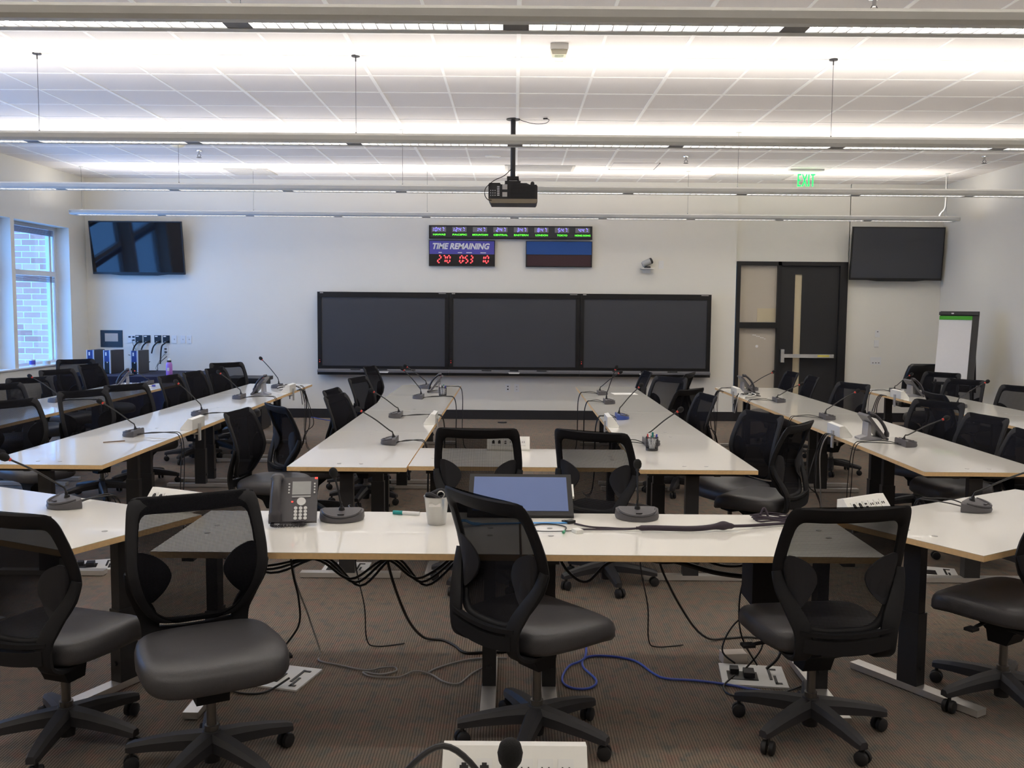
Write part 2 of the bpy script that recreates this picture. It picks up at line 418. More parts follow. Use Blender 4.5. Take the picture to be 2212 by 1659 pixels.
# ------------------------------------------------------------------ suspended linear lights
MOD = 1.235
def pendant(y, label, cord=None):
    t = thing('linear_pendant_light', label, 'ceiling light', (0, y, 2.975), 0, 'suspended linear lights')
    L2 = 5*MOD
    bm = NB()
    for s in (-1, 1):
        prism(bm, [(s*.045, 0), (s*.095, 0), (s*.11, .018), (s*.11, .05), (s*.098, .066), (s*.088, .066), (s*.092, .03), (s*.045, .022)], -L2, L2, 'x')
    for x in (-L2-.002, L2+.002): prism(bm, [(-.11, .018), (-.095, 0), (.095, 0), (.11, .018), (.11, .05), (.098, .066), (-.098, .066), (-.11, .05)], x-.01, x+.01, 'x')
    box(bm, (0, 0, .038), (2*L2, .188, .004))
    obj('housing', bm, 'lamp_metal', t, False)
    for k in range(10):
        x = -L2+MOD*(k+.5)
        if k == 0 and not pendant.made:
            bm = NB(); box(bm, (0, 0, .026), (1.125, .086, .004)); pendant.lens = obj('diffuser', bm, 'lamp_glow', t, False)
            bm = NB()
            for j in range(19): box(bm, (-.5625+j*.0625, 0, .013), (.0035, .088, .022))
            for s in (-1, 1): box(bm, (s*.591, 0, .009), (.062, .089, .014)); box(bm, (0, s*.043, .013), (1.2, .003, .022))
            pendant.louver = obj('louver', bm, 'louver_grey', t, False); pendant.made = True
            a, b = pendant.lens, pendant.louver
        else:
            a, b = pendant.lens.copy(), pendant.louver.copy()
            for q in (a, b): COL.objects.link(q); q.parent = t
        a.location.x = x; b.location.x = x
    for x in (-6.05, -3.65, -1.22, 2.42, 6.03):
        bm = NB(); cyl(bm, (x, 0, .03), (x, 0, .65), .0018, 6); cyl(bm, (x, 0, .05), (x, 0, .09), .006, 8)
        w = obj('suspension_cable', bm, 'steel_dark', t)
        bm = NB(); lathe(bm, [(0, .655), (.032, .655), (.034, .663), (0, .663)], 14, Matrix.Translation((x, 0, 0))); cyl(bm, (x, 0, .62), (x, 0, .656), .005, 8)
        obj('ceiling_canopy', bm, 'steel_dark' if y < 9 else 'lamp_metal', w)
    if cord:
        bm = NB(); tube(bm, spline([(cord, .02, .66), (cord+.005, .02, .3), (cord-.01, .02, .18), (cord-.06, .015, .12), (cord-.09, .01, .055)], 5), .007, 6)
        obj('power_cord', bm, 'cable_white', t)
    li = bpy.data.lights.new('uplight', 'AREA'); li.shape = 'RECTANGLE'; li.size = 12.2; li.size_y = .16; li.energy = UP; li.color = (1, .945, .88)
    lo = bpy.data.objects.new('uplight', li); COL.objects.link(lo); lo.location = (0, y, 3.045); lo.rotation_euler = (PI, 0, 0)
pendant.made = False
UP = 50
pendant(4.3, 'long suspended linear light crossing the very top of the picture, nearest row')
pendant(7.37, 'long suspended linear light passing in front of the projector pole, second row')
pendant(10.4, 'long suspended linear light level with the projector body, third row back')
pendant(13.35, 'long suspended linear light closest to the back wall, above both wall televisions', 6.02)
pendant(1.23, 'long suspended linear light overhead behind the top edge of the view')

# ------------------------------------------------------------------ things on the ceiling
t = thing('strobe_alarm', 'white fire alarm strobe with a clear lens on the ceiling near the nearest light', 'alarm', (.315, 7.05, ZC))
bm = NB(); box(bm, (0, 0, -.02), (.13, .13, .04)); bevel(bm, .01); obj('base', bm, 'white_plastic', t)
bm = NB(); prism(bm, [(-.062, -.04), (.062, -.04), (.05, -.075), (-.05, -.075)], -.05, .05, 'y'); obj('body', bm, 'beige_plastic', t)
bm = NB(); lathe(bm, [(.045, -.075), (.044, -.095), (.03, -.112), (0, -.116)], 16); obj('lens', bm, 'acrylic', t)
t = thing('ceiling_dome', 'cream domed detector on the ceiling above the left wall television', 'detector', (-3.98, 11.3, ZC))
bm = NB(); lathe(bm, [(0, 0), (.10, 0), (.10, -.02), (.075, -.05), (.03, -.065), (0, -.066)], 24); obj('dome', bm, 'beige_plastic', t)
for x, y, l in [(-3.92, 11.9, 'fire sprinkler head on the ceiling left of the projector'), (2.15, 12.06, 'fire sprinkler head on the ceiling right of the projector'),
                (5.81, 11.88, 'fire sprinkler head on the ceiling near the right wall'), (2.19, 5.95, 'fire sprinkler head peeking in at the top edge of the picture')]:
    t = thing('sprinkler_head', l, 'sprinkler', (x, y, ZC), 0, 'fire sprinklers')
    bm = NB(); lathe(bm, [(0, 0), (.04, 0), (.038, -.008), (.012, -.012), (.012, -.05), (0, -.05)], 14); obj('stem', bm, 'chrome', t)
    bm = NB(); lathe(bm, [(0, -.085), (.032, -.085), (.032, -.088), (0, -.088)], 12)
    for s in (-1, 1): tube(bm, [(s*.012, 0, -.045), (s*.022, 0, -.065), (s*.004, 0, -.085)], .003, 6)
    obj('deflector', bm, 'steel_dark', t)
for x, y, w, d, l in [(-3.78, 13.72, .62, .6, 'grey square air vent in the ceiling above the left television'), (.34, 13.15, .95, .55, 'grey air return panel in the ceiling just right of the projector'),
                      (3.4, 13.85, 1.1, .56, 'grey air vent in the ceiling left of the exit sign')]:
    t = thing('air_vent', l, 'vent', (x, y, ZC), 0, 'ceiling air vents')
    bm = NB(); box(bm, (0, 0, -.006), (w, d, .012)); obj('panel', bm, 'vent_grey', t, False)
    bm = NB()
    for k in range(9): box(bm, (0, -d*.42+k*d*.105, -.013), (w*.92, .012, .006))
    obj('slats', bm, 'lamp_under', t, False)
t = thing('access_hatch', 'square ceiling access hatch with a dark gap, right of the projector', 'hatch', (1.6, 12.9, ZC))
bm = NB(); box(bm, (0, 0, -.004), (.6, .56, .008)); obj('panel', bm, 'ceiling_tile', t, False)
bm = NB(); box(bm, (0, .29, -.004), (.62, .012, .01)); box(bm, (.306, 0, -.004), (.012, .58, .01)); obj('gap_edge', bm, 'steel_dark', t, False)
t = thing('ceiling_speaker', 'small round speaker ring on the ceiling left of the projector pole', 'speaker', (-.28, 12.15, ZC))
bm = NB(); lathe(bm, [(0, -.006), (.07, -.006), (.085, -.012), (.1, -.004), (.1, 0), (0, 0)], 24); obj('ring', bm, 'white_plastic', t)
t = thing('exit_sign', 'green lit EXIT sign on a clear panel hung from the ceiling', 'sign', (3.98, 13.1, ZC))
bm = NB(); box(bm, (0, 0, -.012), (.46, .12, .024)); bevel(bm, .004); obj('ceiling_plate', bm, 'lamp_metal', t)
bm = NB(); box(bm, (0, 0, -.135), (.36, .008, .235)); obj('panel', bm, 'acrylic', t, False)
bm = NB(); st = .016; x, z, h = -.115, -.228, .165
for a, b, w, q in [(x, z, st, h), (x, z, .05, st), (x, z+(h-st)/2, .042, st), (x, z+h-st, .05, st), (x+.145, z, st, h), (x+.178, z+h-st, .06, st), (x+.200, z, st, h)]: box(bm, (a+w/2, -.007, b+q/2), (w, .003, q))
for sgn in (-1, 1): prism(bm, [(x+.096-sgn*.03-st/2, z), (x+.096-sgn*.03+st/2, z), (x+.096+sgn*.03+st/2, z+h), (x+.096+sgn*.03-st/2, z+h)], -.0085, -.0055, 'y')
obj('lettering', bm, 'exit_green', t, False)

# ------------------------------------------------------------------ projector
t = thing('projector', 'black ceiling projector with rear ports hanging from a black pole', 'projector', (-.02, 9.65, 2.78))
bm = NB(); prism(bm, [(-.245, .045), (-.22, .0), (.238, .0), (.25, .015), (.25, .175), (.238, .19), (.17, .19), (.14, .205), (-.06, .205), (-.09, .19), (-.12, .19), (-.13, .205), (-.235, .205), (-.245, .19)], 0, .36, 'y'); bevel(bm, .006)
body = obj('body', bm, 'projector_black', t)
bm = NB(); prism(bm, [(-.243, .046), (-.221, .003), (.236, .003), (.247, .018), (.247, .046)], -.004, .36, 'y'); obj('lower_shell', bm, 'projector_under', body, False)
bm = NB()
for r in range(3):
    for c in range(3): box(bm, (-.222+c*.022, -.003, .08+r*.024), (.009, .006, .009))
for r in range(6): box(bm, (-.145, -.003, .082+r*.017), (.024, .006, .010))
obj('control_buttons', bm, 'key_white', body, False)
bm = NB(); box(bm, (-.08, -.002, .165), (.05, .004, .05)); box(bm, (-.08, -.002, .09), (.048, .004, .045)); obj('rating_label', bm, 'vent_grey', body, False)
bm = NB()
for r in range(9): box(bm, (.10, -.003, .06+r*.014), (.25, .006, .006))
obj('vent_grille', bm, 'rubber', body, False)
bm = NB(); box(bm, (0, .15, .225), (.16, .16, .02)); box(bm, (0, .12, .265), (.12, .10, .03)); cyl(bm, (-.05, .12, .22), (-.05, .12, .27), .01); cyl(bm, (.06, .12, .22), (.05, .12, .27), .01); lathe(bm, [(0, .19), (.022, .19), (.02, .215), (.01, .225), (0, .226)], 12, Matrix.Translation((.2, .05, 0)))
obj('mount_bracket', bm, 'projector_black', t)
bm = NB(); cyl(bm, (0, .12, .25), (0, .12, .862), .026, 18); lathe(bm, [(0, .85), (.07, .85), (.07, .86), (0, .86)], 20, Matrix.Translation((0, .12, 0))); obj('pole', bm, 'steel_black', t)
bm = NB(); tube(bm, spline([(-.01, .1, .36), (-.03, .08, .34), (-.09, .04, .28), (-.19, -.01, .225), (-.27, -.03, .15), (-.28, -.03, .08), (-.25, -.02, .035), (-.21, 0, .03)], 6), .004, 6); obj('signal_cord', bm, 'cable_black', t)
t = thing('loose_ceiling_cable', 'thin dark cable with a plug dangling beside the top of the projector pole', 'cable', (.01, 9.72, ZC))
bm = NB(); tube(bm, spline([(0, 0, 0), (.06, -.02, -.03), (.18, -.05, -.065), (.29, -.05, -.06), (.33, -.05, -.03), (.31, -.05, -.012)], 6), .0032, 6); obj('lead', bm, 'cable_black', t)
bm = NB(); cyl(bm, (.315, -.05, -.012), (.27, -.05, -.014), .008, 8); obj('plug', bm, 'rubber', t)

# ------------------------------------------------------------------ back wall: clocks, screens, televisions
def seg7(bm, ch, x, z, w, h, th, sl, y):
    A = {'0': 'abcdef', '1': 'bc', '2': 'abdeg', '3': 'abcdg', '4': 'bcfg', '5': 'acdfg', '6': 'acdefg', '7': 'abc', '8': 'abcdefg', '9': 'abcdfg'}[ch]
    g = {'a': ((0, h), (w, h)), 'b': ((w, h), (w, h/2)), 'c': ((w, h/2), (w, 0)), 'd': ((0, 0), (w, 0)), 'e': ((0, h/2), (0, 0)), 'f': ((0, h), (0, h/2)), 'g': ((0, h/2), (w, h/2))}
    for s in A:
        (a, b), (c, d) = g[s]; q = th*.55
        if b == d: P = [(a+q, b), (a+q*1.6, b+th/2), (c-q*1.6, b+th/2), (c-q, b), (c-q*1.6, b-th/2), (a+q*1.6, b-th/2)]
        else: P = [(a, b-q), (a+th/2, b-q*1.6), (a+th/2, d+q*1.6), (a, d+q), (a-th/2, d+q*1.6), (a-th/2, b-q*1.6)]
        prism(bm, [(x+px+pz*sl, z+pz) for px, pz in P], y-.002, y, 'y')

t = thing('world_clock', 'long black wall clock showing eight lit city time zones', 'clock', (-.057, YB, 2.865))
bm = NB(); box(bm, (0, -.025, 0), (2.484, .05, .2)); bevel(bm, .004); obj('case', bm, 'sign_black', t)
bm = NB(); box(bm, (0, -.0515, 0), (2.44, .003, .165)); obj('face', bm, 'sign_panel', t, False)
Z8 = [('10:47', 'HAWAII'), ('12:47', 'PACIFIC'), ('1:47', 'MOUNTAIN'), ('2:47', 'CENTRAL'), ('3:47', 'EASTERN'), ('8:47', 'LONDON'), ('5:47', 'TOKYO'), ('4:47', 'HONG KONG')]
for i, (tm, nm) in enumerate(Z8):
    x = -1.09+i*.3115
    bm = NB(); box(bm, (x, -.0535, .038), (.215, .002, .075)); obj('digit_window', bm, 'seg_grey', t, False)
    bm = NB(); d = tm.replace(':', ''); xx = x+.095-.052*len(d)
    for j, ch in enumerate(d): seg7(bm, ch, xx+j*.052, .012, .028, .052, .011, .12, -.0545)
    for q in (.028, .048): box(bm, (x-.016, -.0555, q), (.006, .002, .006))
    obj('digits', bm, 'seg_violet', t, False)
    bm = NB(); box(bm, (x, -.0535, -.04), (.25, .002, .036)); obj('name_window', bm, 'lamp_under' if 0 else 'steel_dark', t, False)
    lettering(nm, .036, 'seg_green', t, (x+.005, -.0555, -.04), width=min(.235, .031*len(nm)), height=.026, bold=.0006, name='city_name')
t = thing('countdown_sign', 'wall sign reading TIME REMAINING with red countdown digits', 'sign', (-.797, YB, 2.546))
bm = NB(); box(bm, (0, -.025, 0), (1.006, .05, .39)); bevel(bm, .004); obj('case', bm, 'sign_black', t)
bm = NB(); box(bm, (0, -.0515, .085), (.985, .003, .2)); obj('banner', bm, 'sign_violet', t, False)
lettering('TIME REMAINING', .1, 'sign_white', t, (-.01, -.054, .105), width=.87, height=.095, shear=.25, bold=.004)
bm = NB()
for x, w in ((-.33, .05), (-.03, .065), (.11, .085), (.325, .085)): box(bm, (x, -.054, .008), (w, .002, .012))
obj('unit_marks', bm, 'sign_white', t, False)
bm = NB()
for x, w in (('270', -.37), ('0', -.035), ('53', .045), ('10', .285)):
    for j, ch in enumerate(x): seg7(bm, ch, w+j*.07, -.145, .042, .105, .017, .12, -.0525)
for q in (-.115, -.075): box(bm, (.031+q*.1+.01, -.0535, q), (.01, .002, .01))
obj('digits', bm, 'seg_red', t, False)
t = thing('blank_sign', 'wall sign with a plain blue banner over an unlit dark red display', 'sign', (.682, YB, 2.543))
bm = NB(); box(bm, (0, -.025, 0), (1.01, .05, .39)); bevel(bm, .004); obj('case', bm, 'sign_black', t)
bm = NB(); box(bm, (0, -.0515, .09), (.99, .003, .195)); obj('banner', bm, 'sign_blue', t, False)
bm = NB(); box(bm, (0, -.0515, -.10), (.97, .003, .165)); obj('display', bm, 'dim_red', t, False)

FY = 14.40
for i, (x0, x1, lab) in enumerate([(-2.99, -.985, 'left of the three large dark interactive displays on the back wall'), (-.985, 1.01, 'middle of the three large dark interactive displays on the back wall'), (1.01, 3.005, 'right of the three large dark interactive displays on the back wall')]):
    W = x1-x0-.004
    t = thing('interactive_display', lab, 'display', ((x0+x1)/2, FY, .69), 0, 'interactive displays in a row')
    bm = NB()
    for x, z, w, h in [(0, 1.215, W, .08), (0, .1, W, .06), (-W/2+.03, .655, .06, 1.05), (W/2-.03, .655, .06, 1.05)]: box(bm, (x, .05, z), (w, .1, h))
    obj('bezel', bm, 'bezel_black', t, False)
    bm = NB(); box(bm, (0, .055, .65), (W-.11, .08, 1.06)); obj('screen', bm, 'screen_matte', t, False)
    bm = NB(); prism(bm, [(.0, .085), (-.05, .06), (-.05, .035), (.02, .035)], -W/2, W/2, 'x'); tr_ = obj('pen_tray', bm, 'tray_grey', t, False)
    bm = NB(); box(bm, (0, .03, .015), (W, .12, .04)); obj('lower_rail', bm, 'bezel_black', t, False)
    bm = NB()
    for x in (-.42, .42): box(bm, (x, -.032, .077), (.15, .02, .012))
    box(bm, (0, -.032, .077), (.13, .02, .016)); obj('pens', bm, 'rubber', tr_, False)
    bm = NB(); prism(bm, [(-.09, .05), (.09, .05), (.075, .03), (-.075, .03)], -.056, -.045, 'y'); obj('button_strip', bm, 'white_plastic', tr_, False)
    bm = NB(); box(bm, (-W/2+.03, -.002, .22), (.006, .004, .006)); box(bm, (-W/2+.03, -.002, .19), (.008, .004, .008)); obj('status_light', bm, 'led_red', t, False)
    bm = NB(); box(bm, (-W/2+.065, -.001, 1.24), (.05, .002, .012)); box(bm, (W/2-.1, -.001, 1.24), (.11, .002, .008)); obj('badge', bm, 'vent_grey', t, False)

def television(label, cx, cz, w, h, tilt, y, m):
    t = thing('television', label, 'television', (cx, y, cz), 0, 'wall televisions')
    R = Matrix.Rotation(tilt, 4, 'X')
    bm = NB(); box(bm, (0, .02, 0), (w, .04, h)); bevel(bm, .006); box(bm, (0, .045, -.05), (w*.6, .04, h*.55)); bm.transform(R); obj('case', bm, 'bezel_black', t)
    bm = NB(); box(bm, (0, -.001, .008), (w-.03, .004, h-.05)); bm.transform(R); obj('screen', bm, m, t, False)
    bm = NB(); prism(bm, [(-w*.32, -h/2), (w*.32, -h/2), (w*.2, -h/2-.016), (-w*.2, -h/2-.016)], 0, .03, 'y'); bm.transform(R); obj('lower_lip', bm, 'bezel_black', t, False)
    bm = NB(); box(bm, (0, .12, 0), (.34, .03, .34))
    for s in (-.12, .12): box(bm, (s, .085, 0), (.03, .09, .04))
    obj('wall_mount', bm, 'steel_black', t, False)
television('wall television left of the displays, near the windows, with blue reflections', -5.71, 2.58, 1.40, .80, math.radians(9), YB-.15, 'screen_gloss')
television('wall television right of the door with a plain dark screen', 5.80, 2.585, 1.395, .80, math.radians(5), YB-.13, 'screen_matte')

t = thing('camera', 'small grey conference camera on a white wall shelf right of the clock', 'camera', (2.03, YB, 2.34))
bm = NB(); box(bm, (0, -.07, -.006), (.2, .14, .012)); box(bm, (0, -.006, -.04), (.12, .012, .06)); obj('shelf', bm, 'white_plastic', t, False)
bm = NB(); lathe(bm, [(0, 0), (.05, 0), (.05, .02), (.045, .03), (0, .03)], 16, Matrix.Translation((0, -.07, 0))); obj('base', bm, 'mic_black', t)
bm = NB(); M = Matrix.Translation((-.005, -.07, .085)) @ Matrix.Rotation(math.radians(-25), 4, 'Y') @ Matrix.Rotation(PI/2, 4, 'Y'); lathe(bm, [(0, -.08), (.04, -.08), (.047, -.06), (.047, .05), (0, .05)], 18, M); obj('body', bm, 'lcd_grey', t)
bm = NB(); lathe(bm, [(.047, .05), (.047, .075), (.035, .085), (0, .085)], 18, M); obj('lens_hood', bm, 'mic_black', t)

def plate(name, label, x, z, w, h, marks, cat='outlet', y=YB, m='white_plate', mm='port_dark', grp=None, part='socket'):
    t = thing(name, label, cat, (x, y, z), 0, grp)
    bm = NB(); box(bm, (0, -.004, 0), (w, .008, h)); bevel(bm, .002, 1); obj('plate', bm, m, t, False)
    for a, b, c, d in marks:
        bm = NB(); box(bm, (a, -.010, b), (c, .006, d)); obj(part, bm, mm, t, False)
    return t
plate('wall_plate', 'blank white wall plate right of the conference camera', 2.247, 2.397, .075, .12, [], 'wall plate')
plate('power_outlet', 'white power outlet under the middle display, left of two', -.081, .487, .075, .12, [(0, .025, .022, .016), (0, -.02, .022, .02)], mm='port_dark')
plate('power_outlet', 'white power outlet under the middle display, right of two', .055, .487, .075, .12, [(0, .022, .02, .018), (0, -.022, .02, .018)], mm='vent_grey')
WY = YB+.04
plate('thermostat', 'small white wall control above another, right of the door', 5.61, 1.37, .07, .11, [(.0, .03, .02, .01)], 'wall control', WY)
plate('thermostat', 'small white wall control just above the light switches', 5.60, 1.215, .07, .11, [(0, -.05, .06, .008)], 'wall control', WY, mm='vent_grey')
plate('light_switch', 'white triple light switch plate right of the door', 5.60, .95, .165, .115, [(-.045, -.03, .018, .01), (0, -.03, .018, .01), (.045, -.03, .018, .01)], 'light switch', WY, part='switch')
t = plate('touch_panel', 'black wall touch panel with a pale screen in the back left corner', -6.19, 1.20, .34, .262, [], 'control panel', m='bezel_black')
bm = NB(); box(bm, (0, -.01, .02), (.2, .004, .125)); obj('screen', bm, 'vent_grey', t, False)
plate('power_outlet', 'white double outlet with plugs between the touch panel and the cable boxes', -5.88, 1.2, .12, .12, [(-.03, .03, .035, .022), (.03, .03, .035, .022), (.03, -.02, .035, .022)])
for x, l in [(-5.77, 'first black wall cable box from the touch panel'), (-5.645, 'second black wall cable box from the touch panel'), (-5.478, 'third black wall cable box from the touch panel'), (-5.348, 'fourth black wall cable box, next to the white plates')]:
    t = plate('cable_box', l, x, 1.2, .105, .115, [], 'cable box', m='bezel_black', grp='black cable boxes on the wall')
    bm = NB(); box(bm, (-.02, -.011, .04), (.04, .006, .016)); box(bm, (-.012, -.012, -.048), (.02, .01, .02)); obj('label_strip', bm, 'paper', t, False)
    bm = NB(); tube(bm, spline([(.03, -.02, -.03), (-.02, -.04, -.07), (-.06, -.05, -.13), (-.08, -.06, -.22 if x < -5.4 else -.38)], 5), .011, 7); obj('cord', bm, 'cable_black', t)
for x, l in [(-5.222, 'white switch plate next to the fourth cable box'), (-5.09, 'white jack plate, second from the cable boxes'), (-4.994, 'white jack plate farthest from the cable boxes')]:
    plate('wall_plate', l, x, 1.198, .072, .12, [(0, 0, .014, .02)], 'wall plate', mm='vent_grey')
plate('power_outlet', 'white outlet with two plugs low behind the lilac bottle', -5.36, 1.02, .08, .12, [(0, .028, .035, .02), (0, -.02, .035, .02)])
# ------------------------------------------------------------------ tables
ZT = .737
MESH = {}
def cached(name, key, make, mats, parent, **kw):
    if key in MESH:
        o = bpy.data.objects.new(name, MESH[key]); COL.objects.link(o); o.parent = parent; return o
    o = obj(name, make(), mats, parent, **kw); MESH[key] = o.data; return o
def cap():
    bm = NB(); lathe(bm, [(0, 0), (.013, 0), (.013, .0012), (0, .0012)], 12); return bm
def table(name_label, cx, cy, L, D, rz, group, dist=None):
    """rectangular table; local x is the long side; origin on the floor under its centre"""
    t = thing('conference_table', name_label, 'table', (cx, cy, 0), rz, group)
    bm = NB(); fs = box(bm, (0, 0, ZT-.0145), (L, D, .025)); fs2 = box(bm, (0, 0, ZT-.001), (L, D, .002), mi=1)
    obj('tabletop', bm, ['mdf', 'laminate'], t, False)
    for s in (-1, 1):
        x = s*(L/2-.13)
        bm = NB(); box(bm, (x, .02, .40), (.05, .085, .58)); box(bm, (x, .02, .20), (.062, .10, .34)); bevel(bm, .004)
        cyl(bm, (x, -.04, .12), (x, -.03, .12), .012, 10)
        g = obj('leg', bm, 'steel_black', t)
        bm = NB(); box(bm, (x, 0, .02), (.065, D*.86, .03)); bevel(bm, .005); box(bm, (x, D*.38, .0045), (.04, .04, .009)); box(bm, (x, -D*.38, .0045), (.04, .04, .009)); obj('foot_bar', bm, 'foot_silver', g)
        bm = NB(); box(bm, (x, 0, ZT-.043), (.05, D*.84, .03)); obj('top_bracket', bm, 'steel_dark', g, False)
    bm = NB()
    for y in (-.14, .14): box(bm, (0, y, ZT-.047), (L-.24, .04, .035))
    obj('crossbeam', bm, 'steel_dark', t, False)
    for s in (-1, 1):
        for q in (-.07, .07): cached('bolt_cap', 'cap', cap, 'bolt_grey', t, smooth=False).location = (s*(L/2-.13), q, ZT)
    return t
def row(x, ys, D, names, group):
    for (a, b), n in zip(ys, names): table(n, x, (a+b)/2, b-a-.004, D, PI/2, group)
YS = [(5.82, 7.46), (7.46, 9.05), (9.05, 10.51), (10.51, 11.98)]
o4 = ['nearest', 'second', 'third', 'farthest']
row(-2.955, YS, .79, ['white table nearest the camera in the row left of centre, with a pen on it', 'second white table from the front in the row left of centre', 'third white table from the front in the row left of centre', 'last white table in the row left of centre, with a heap of white cables'], 'tables of the left row')
row(-1.035, YS, .745, ['white table nearest the camera on the left inner row, its front edge facing us', 'second white table from the front on the left inner row', 'third white table from the front on the left inner row, with a pen cup', 'last white table on the left inner row, below the left display'], 'tables of the left inner row')
row(1.165, YS, .735, ['white table nearest the camera on the right inner row, with a pen cup', 'second white table from the front on the right inner row, with a blue microphone base', 'third white table from the front on the right inner row', 'last white table on the right inner row, with a sheet of paper'], 'tables of the right inner row')
row(2.965, YS, .79, ['white table nearest the camera in the row right of centre', 'second white table from the front in the row right of centre, with a phone', 'third white table from the front in the row right of centre', 'last white table in the row right of centre, before the door'], 'tables of the right row')
row(-4.59, YS[1:], .76, ['nearest visible white table in the row along the windows', 'middle white table in the row along the windows', 'last white table in the row along the windows, before the black cloth table'], 'tables by the windows')
row(4.75, YS[1:], .76, ['nearest visible white table in the row along the right wall', 'middle white table in the row along the right wall', 'last white table in the row along the right wall, with a phone'], 'tables by the right wall')
table('white cross table joining the two inner rows behind the two middle chairs', .0675, 6.26, 1.445, .76, 0, 'cross tables')
table('front white table with the grey phone, left of its pair', -.721, 4.165, 1.506, .775, 0, 'front tables')
table('front white table with the black cable sleeve, right of its pair', .785, 4.165, 1.486, .775, 0, 'front tables')
def corner(A, ang, sx, label):
    d = Vector((math.cos(ang), math.sin(ang))); p = Vector((-d.y, d.x))
    c = Vector(A)+d*(sx*.77)+p*.381
    table(label, c.x, c.y, 1.54, .762, ang, 'angled end tables')
corner((-1.824, 3.775), math.radians(-26), -1, 'angled white end table at the left front, turned toward the windows')
corner((1.942, 3.815), math.radians(32), 1, 'angled white end table at the right front, turned toward the right wall')
table('white table right below the camera, out of frame, carrying the nearest power box', 0, 1.51, 1.52, .76, 0, 'front tables')

# ------------------------------------------------------------------ office chairs
def interp(tab, x):
    if x <= tab[0][0]: return tab[0][1]
    for (a, b), (c, d) in zip(tab, tab[1:]):
        if x <= c:
            t = (x-a)/(c-a); t = t*t*(3-2*t) if 0 else t; return b+(d-b)*t
    return tab[-1][1]
PROF = [(.42, .255), (.47, .262), (.52, .252), (.58, .232), (.65, .208), (.72, .205), (.80, .225), (.88, .255), (.95, .285), (.99, .305), (1.02, .325)]
def bp(u, z, off=0): return Vector((u, interp(PROF, z)-.35*u*u+off, z))
half_out = [(0, .498), (.09, .500), (.145, .512), (.188, .548), (.228, .615), (.255, .685), (.266, .75), (.262, .84), (.254, .92), (.247, .965), (.232, .992), (.20, 1.0), (.11, .996), (0, .994)]
half_in = [(0, .520), (.08, .522), (.125, .535), (.158, .566), (.190, .625), (.209, .69), (.218, .75), (.215, .83), (.208, .89), (.202, .915), (.190, .930), (.17, .935), (.10, .932), (0, .931)]
def loop(h): 
    r = [Vector((u, z, 0)) for u, z in h]; l = [Vector((-u, z, 0)) for u, z in h[-2:0:-1]]
    return spline(r+l, 4, True)
